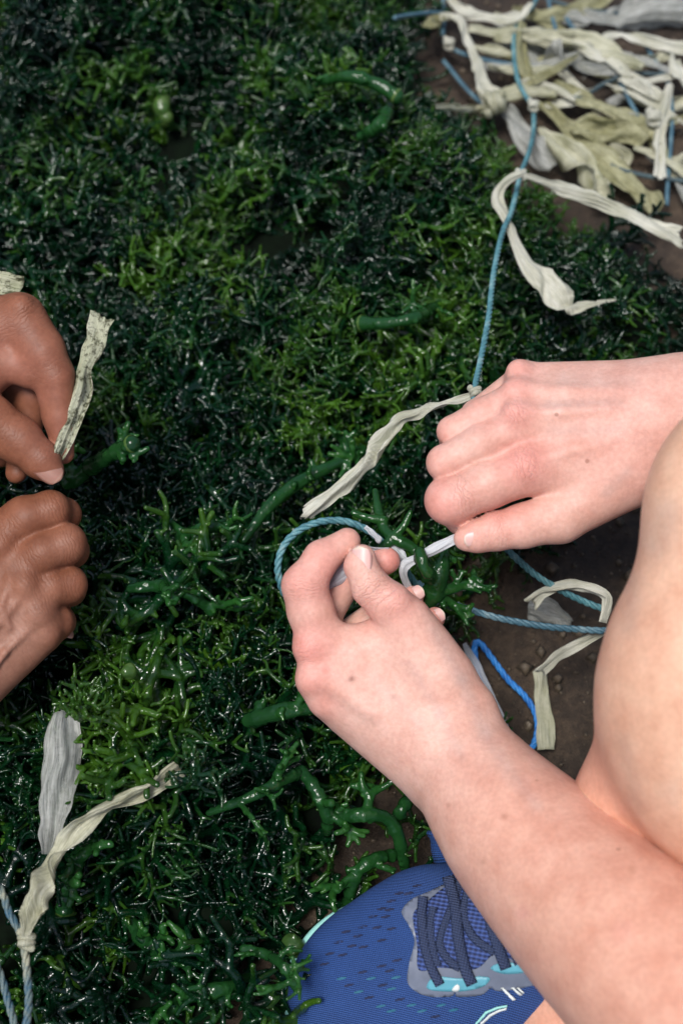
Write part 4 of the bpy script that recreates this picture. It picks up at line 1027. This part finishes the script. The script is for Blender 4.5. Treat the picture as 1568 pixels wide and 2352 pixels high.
# the fresh tie in the fair hands
strip_in_air('fresh white strip pulled tight between the two fair hands', [(1085, 1222, 0.765), (1045, 1238, 0.765), (995, 1264, 0.766), (954, 1284, 0.768), (932, 1296, 0.77), (926, 1314, 0.772), (934, 1340, 0.778), (946, 1366, 0.785)],
             [20, 25, 27, 20, 25, 18, 16, 14], M_NEW, 58, fold=0.16, roll=0.55, group='fresh white tie in the fair hands')
strip_in_air('short end of fresh white strip behind the fair middle finger', [(838, 1210, 0.768), (856, 1226, 0.768), (874, 1244, 0.77)], [10, 16, 14], M_NEW, 52, group='fresh white tie in the fair hands')
strip_in_air('narrow white strip end crossing behind the fair middle fingertip', [(894, 1240, 0.785), (910, 1262, 0.785), (934, 1290, 0.785)], [8, 18, 22], M_NEW, 53, group='fresh white tie in the fair hands')
strip_in_air('thin clear film caught between fair thumb and index finger', [(748, 1345, 0.772), (775, 1310, 0.768), (805, 1285, 0.766), (850, 1275, 0.770), (895, 1272, 0.768)], [36, 62, 60, 40, 30], M_CLEAR, 54, fold=0.3, roll=0.3, group='fresh white tie in the fair hands')

# sprig being tied
rg = np.random.default_rng(77); SO = W((990, 1330), 0.785); pr = []
def limb(pts, rr, a_):
    Q = catmull(depth_pts(pts), 3 * len(pts)); R_ = np.interp(np.linspace(0, 1, len(Q)), np.linspace(0, 1, len(rr)), rr) * KPX * 780 * rg.uniform(0.9, 1.1, len(Q))
    pr.append(([(*((q - SO) * 1000), r_) for q, r_ in zip(Q, R_)], a_))
limb([(930, 1400, 0.80), (985, 1375, 0.792), (1004, 1330, 0.787), (1016, 1290, 0.787), (1024, 1262, 0.792)], [18, 26, 27, 20, 9], 0.3)
limb([(1000, 1345, 0.788), (975, 1310, 0.778), (962, 1285, 0.766), (964, 1268, 0.760), (972, 1300, 0.756), (982, 1316, 0.758)], [22, 16, 12, 12, 15, 13], 0.4)
limb([(985, 1300, 0.785), (945, 1258, 0.785), (905, 1237, 0.785), (880, 1212, 0.79), (868, 1170, 0.795), (861, 1128, 0.80)], [15, 13, 14, 13, 12, 7], 0.4)
limb([(905, 1237, 0.785), (880, 1258, 0.785), (868, 1285, 0.79)], [11, 12, 12], 0.3)
limb([(880, 1195, 0.79), (842, 1189, 0.79), (812, 1178, 0.79)], [11, 10, 7], 0.6)
limb([(905, 1232, 0.785), (928, 1206, 0.785), (942, 1176, 0.785)], [10, 9, 6], 0.7)
limb([(1000, 1355, 0.79), (1040, 1352, 0.79), (1075, 1340, 0.795), (1104, 1336, 0.80)], [17, 12, 10, 7], 0.6)
limb([(1000, 1365, 0.79), (1035, 1385, 0.795), (1062, 1410, 0.80)], [15, 11, 7], 0.6)
for (x, y, dx, dy) in ((1045, 1350, 0.6, -0.8), (1060, 1345, 0.8, 0.5), (1078, 1340, 0.7, -0.7), (1085, 1338, 0.9, 0.4), (1045, 1392, 0.9, -0.3), (1050, 1400, 0.2, 1), (1020, 1290, 0.8, -0.3), (1012, 1372, 0.3, 1)):
    d = RIGHT * dx - UP * dy - FWD * rg.uniform(-0.3, 0.5); d /= np.linalg.norm(d)
    antler(pr, rg, (W((x, y), 0.792) - SO) * 1000, d, 1.7, 3, 4, 0.5, 0.62)
V, F, A = fused(pr, 0.5, 1.2)
tag(mesh_obj('seaweed_sprig', V + SO, F, M_STALK, attrs={'tip': A}), 'glossy green sprig being tied between the two fair hands', 'seaweed sprig')
# separate bright tufts on the heap
def tuft(label, px, py, lift, size, seed, n=4):
    rg = np.random.default_rng(seed); pr = []; p = surf(px, py, lift)
    for _ in range(n):
        d = rg.normal(0, 1, 3); d[2] = abs(d[2]) * 0.6 + 0.15; d /= np.linalg.norm(d); antler(pr, rg, np.zeros(3), d, size * 70, 1, 4, 0.5, size * 28)
    V, F, A = fused(pr, 0.5, 1.0)
    tag(mesh_obj('seaweed_tuft', V + p, F, M_WEED, attrs={'tip': A}), label, 'seaweed tuft', 'yellow green tufts on the heap')
tuft('bright flat tuft on the weed edge under the clear pouch strip', 1420, 728, 0.010, 0.030, 61)
tuft('yellow green tuft between the two pairs of hands, below the blunt arching tube', 820, 540, 0.014, 0.030, 62)
tuft('yellow green tuft at upper left under the pale oval lump', 310, 450, 0.014, 0.028, 63)
tuft('green tuft caught over the top of the grey clear strip', 185, 1650, 0.030, 0.026, 64)
tuft('green tuft at the far end of the twisted olive strip', 450, 1800, 0.030, 0.026, 65)

# ------------------------------------------------------------------ shoe
def cloth_mat(name, c0, c1, sc, strength=0.8):
    m, nt, b, out = new_mat(name); p = pos(nt)
    mp = nd(nt, 'ShaderNodeMapping'); nt.links.new(p, mp.inputs[0]); mp.inputs['Rotation'].default_value = (0, 0, math.radians(14))
    wv = nd(nt, 'ShaderNodeTexWave', Scale=sc, Distortion=0.6); wv.bands_direction = 'Y'; nt.links.new(mp.outputs[0], wv.inputs['Vector'])
    wx = nd(nt, 'ShaderNodeTexWave', Scale=sc * 0.8, Distortion=0.4); wx.bands_direction = 'X'; nt.links.new(mp.outputs[0], wx.inputs['Vector'])
    h = math_(nt, 'ADD', math_(nt, 'MULTIPLY', wv.outputs['Fac'], 0.65), math_(nt, 'MULTIPLY', wx.outputs['Fac'], 0.35))
    n1 = noise(nt, p, 50, 3)
    col = ramp(nt, math_(nt, 'ADD', math_(nt, 'MULTIPLY', h, 0.7), math_(nt, 'MULTIPLY', n1, 0.3)), [(0.2, c0), (0.8, c1)])
    nt.links.new(col.outputs[0], b.inputs['Base Color']); b.inputs['Roughness'].default_value = 0.75
    nt.links.new(bump(nt, h, strength, 0.0008), b.inputs['Normal']); return m


M_KNIT = cloth_mat('blue_knit', (0.007, 0.027, 0.105), (0.020, 0.075, 0.27), 330)
M_LACE = cloth_mat('navy_lace', (0.010, 0.018, 0.050), (0.028, 0.046, 0.110), 240)
M_TONGUE = cloth_mat('blue_mesh', (0.006, 0.012, 0.05), (0.045, 0.085, 0.27), 150, 1.0)
def plain(name, c, rough=0.5):
    m, nt, b, out = new_mat(name); r = ramp(nt, noise(nt, pos(nt), 140, 3), [(0.3, tuple(x * 0.8 for x in c)), (0.7, c)])
    nt.links.new(r.outputs[0], b.inputs['Base Color']); b.inputs['Roughness'].default_value = rough; return m
M_MINT = plain('mint_rubber', (0.32, 0.68, 0.62)); M_GREY = plain('grey_overlay', (0.13, 0.15, 0.20), 0.4); M_TEALP = plain('teal_patch', (0.10, 0.34, 0.42), 0.45)
M_SLIT = plain('navy_slit', (0.006, 0.012, 0.05), 0.8); M_SLIT2 = plain('teal_slit', (0.014, 0.11, 0.18), 0.7); M_WHITE = plain('white_trim', (0.66, 0.70, 0.68), 0.5)

D_S = Gd(885, 2290, 0.030)
fs = Field((600, 1900, -230), (1700, 2700, 330), 5.0)
fs.chain([(886, 2298, -10, 226), (1010, 2250, 0, 240)], k=40, flat=2.0)
fs.chain([(1030, 2240, 10, 226), (1240, 2190, 90, 190), (1560, 2180, 130, 180)], k=120, flat=1.45)
V, F = fs.mesh()
shoe = mesh_obj('running_shoe', mapV(V, D_S), F, M_KNIT, person)
tag(shoe, 'blue knit running shoe with navy laces at the bottom of the picture')
fo = Field((590, 1900, -230), (1700, 2700, 60), 6.0)
fo.chain([(884, 2300, -66, 237), (1010, 2252, -68, 245), (1250, 2210, -70, 238), (1600, 2200, -62, 230)], k=30, flat=4.5)
V, F = fo.mesh(); mesh_obj('sole', mapV(V, D_S), F, M_MINT, shoe)


def stop(x, y, lift=2.0):
    h = fs.top(x, y); return (x, y, (h if h is not None else -60) + lift)


def patch(name, poly, mat, lift, thick=2.5, step=9):     # piece of overlay lying on the upper, cut along an outline
    P = np.array(poly, float); xs = np.arange(P[:, 0].min(), P[:, 0].max() + step, step); ys = np.arange(P[:, 1].min(), P[:, 1].max() + step, step)
    import bmesh
    bm = bmesh.new(); vs = [bm.verts.new((x, y, 0)) for x, y in poly]; bm.faces.new(vs)
    for x in xs: bmesh.ops.bisect_plane(bm, geom=bm.verts[:] + bm.edges[:] + bm.faces[:], plane_co=(x, 0, 0), plane_no=(1, 0, 0))
    for y in ys: bmesh.ops.bisect_plane(bm, geom=bm.verts[:] + bm.edges[:] + bm.faces[:], plane_co=(0, y, 0), plane_no=(0, 1, 0))
    bm.verts.index_update(); V = np.array([stop(v.co.x, v.co.y, lift) for v in bm.verts]); F = [tuple(v.index for v in f_.verts) for f_ in bm.faces]; bm.free()
    o = mesh_obj(name, mapV(V, D_S), F, mat, shoe); so = o.modifiers.new('thick', 'SOLIDIFY'); so.thickness = 0.0007; so.offset = 0
    return o


def C6(L): return [(612.5 + x * 0.4395, 1837.5 + y * 0.4395) for x, y in L]
def smooth_poly(L, n=5):
    P = np.array(C6(L)); m = len(P); out = []
    for i in range(m):
        a, b, c, d = P[i - 1], P[i], P[(i + 1) % m], P[(i + 2) % m]
        for t in np.linspace(0, 1, n, endpoint=False): out.append(tuple(0.5 * (2 * b + (c - a) * t + (2 * a - 5 * b + 4 * c - d) * t * t + (3 * b - 3 * c + d - a) * t ** 3)))
    return out


patch('eyelet_overlay', smooth_poly([(705, 585), (760, 520), (850, 480), (960, 430), (1060, 420), (1180, 480), (1420, 700), (1520, 830), (1500, 930), (1330, 985), (1210, 1000), (1170, 985), (1120, 1020), (1000, 1030), (985, 1008), (955, 1030), (850, 1028), (775, 1000), (735, 950), (745, 850), (772, 740), (740, 655)]), M_GREY, 2.0)
patch('tongue', smooth_poly([(765, 600), (830, 540), (950, 450), (1080, 470), (1300, 650), (1380, 780), (1340, 850), (1190, 810), (1090, 885), (900, 878), (795, 890), (785, 760)]), M_TONGUE, 5.5)
patch('teal_panel', smooth_poly([(838, 985), (855, 940), (900, 925), (1010, 935), (1110, 925), (1165, 935), (1130, 975), (1030, 1000), (900, 1000)]), M_TEALP, 4.5)
patch('teal_panel', smooth_poly([(1170, 880), (1240, 850), (1350, 870), (1360, 900), (1240, 910)]), M_TEALP, 4.5)
patch('mint_dot', smooth_poly([(968, 995), (985, 970), (1005, 972), (1005, 995), (985, 1003)], 3), M_WHITE, 7)
for pl in ([(1222, 985), (1236, 985), (1300, 1045), (1285, 1050)], [(1275, 985), (1290, 985), (1335, 1020), (1322, 1025)], [(1305, 985), (1318, 985), (1345, 1010), (1335, 1015)]):
    patch('reflective_bar', C6(pl), M_WHITE, 4.5)
for pl, m in (([(1090, 1171), (1140, 1110), (1200, 1085), (1255, 1075), (1255, 1084), (1205, 1094), (1150, 1118), (1102, 1171)], M_MINT), ([(1115, 1171), (1160, 1125), (1210, 1100), (1252, 1090), (1252, 1098), (1215, 1108), (1170, 1134), (1130, 1171)], M_WHITE)):
    patch('collar_line', C6(pl), m, 4)


def lace(pts, wd, lift=12):
    P = catmull(C6(pts), 26); n = len(P); d = np.gradient(P, axis=0); d /= np.linalg.norm(d, axis=1)[:, None]; nn = np.stack([-d[:, 1], d[:, 0]], 1)
    V = []
    for i in range(n):
        h0 = max(stop(*P[i], lift)[2], np.median([stop(*P[j], lift)[2] for j in range(max(0, i - 3), min(n, i + 4))])); ed = 5 if 1 < i < n - 2 else 3
        for j, u in enumerate(np.linspace(-1, 1, 7)):
            q = P[i] + nn[i] * u * wd * 0.5; V.append((q[0], q[1], h0 + 4.5 * math.sqrt(max(0, 1 - u * u)) - ed * 0.4))
    F = [(i * 7 + j, i * 7 + j + 1, (i + 1) * 7 + j + 1, (i + 1) * 7 + j) for i in range(n - 1) for j in range(6)]
    o = mesh_obj('lace', mapV(np.array(V), D_S), F, M_LACE, shoe); so = o.modifiers.new('thick', 'SOLIDIFY'); so.thickness = 0.0012; so.offset = -1


lace([(815, 505), (810, 620), (825, 760), (860, 880), (905, 970)], 23, 14)
lace([(870, 560), (855, 660), (868, 780), (895, 870)], 20, 9)
lace([(945, 400), (985, 560), (1000, 720), (1035, 880), (1072, 968)], 27, 17)
lace([(1020, 380), (985, 520), (935, 640), (905, 760), (960, 850), (1010, 880)], 20, 10)
lace([(1050, 470), (1030, 600), (1080, 720), (1190, 800)], 20, 10)
lace([(1150, 560), (1180, 680), (1215, 790), (1250, 885)], 27, 16)
lace([(1250, 640), (1285, 760), (1320, 860)], 24, 15)
# knit slits
slits = [(415, 690), (475, 713), (445, 765), (375, 745), (500, 665), (555, 610), (600, 570), (575, 668), (620, 612), (650, 675), (600, 735), (505, 770), (330, 805), (395, 812), (300, 860), (640, 575),
         (690, 490), (740, 490), (650, 530), (785, 450), (500, 902), (390, 935), (430, 970), (545, 935), (600, 870), (640, 895), (680, 840), (480, 1005), (535, 1035), (595, 1080), (650, 1105), (695, 1045), (755, 1075), (810, 1105), (605, 970), (650, 990), (910, 1075), (880, 1135), (975, 1100), (675, 930)]
for i, (x, y) in enumerate(slits):
    cx, cy = C6([(x, y)])[0]; L = 12; a = math.radians(-12); ca, sa = math.cos(a), math.sin(a); V = []
    for k in range(10):
        t = 2 * math.pi * k / 10; u, v = L * math.cos(t), 3.0 * math.sin(t); V.append(stop(cx + u * ca - v * sa, cy + u * sa + v * ca, 1.6))
    V.append(stop(cx, cy, 0.6)); F = [(k, (k + 1) % 10, 10) for k in range(10)]
    mesh_obj('knit_slit', mapV(np.array(V), D_S), F, M_SLIT2 if (y > 920 and i % 3 != 1) else M_SLIT, shoe)

# navy knit sheet added under the forearm in place of the second shoe
V = []; xs_ = np.linspace(985, 1120, 12); ys_ = np.linspace(1905, 1985, 9); rg = np.random.default_rng(5)
for x in xs_:
    for y in ys_: V.append(G(x + (y - 1905) * 0.25, y, 0.045 + 0.006 * math.sin(x * 0.05) + 0.004 * math.cos(y * 0.09)))
F = [(i * 9 + j, (i + 1) * 9 + j, (i + 1) * 9 + j + 1, i * 9 + j + 1) for i in range(11) for j in range(8)]
o = mesh_obj('second_shoe_standin', V, F, M_KNIT); so = o.modifiers.new('thick', 'SOLIDIFY'); so.thickness = 0.003
tag(o, 'small navy knit sheet standing in for the second shoe under the forearm', 'fabric')
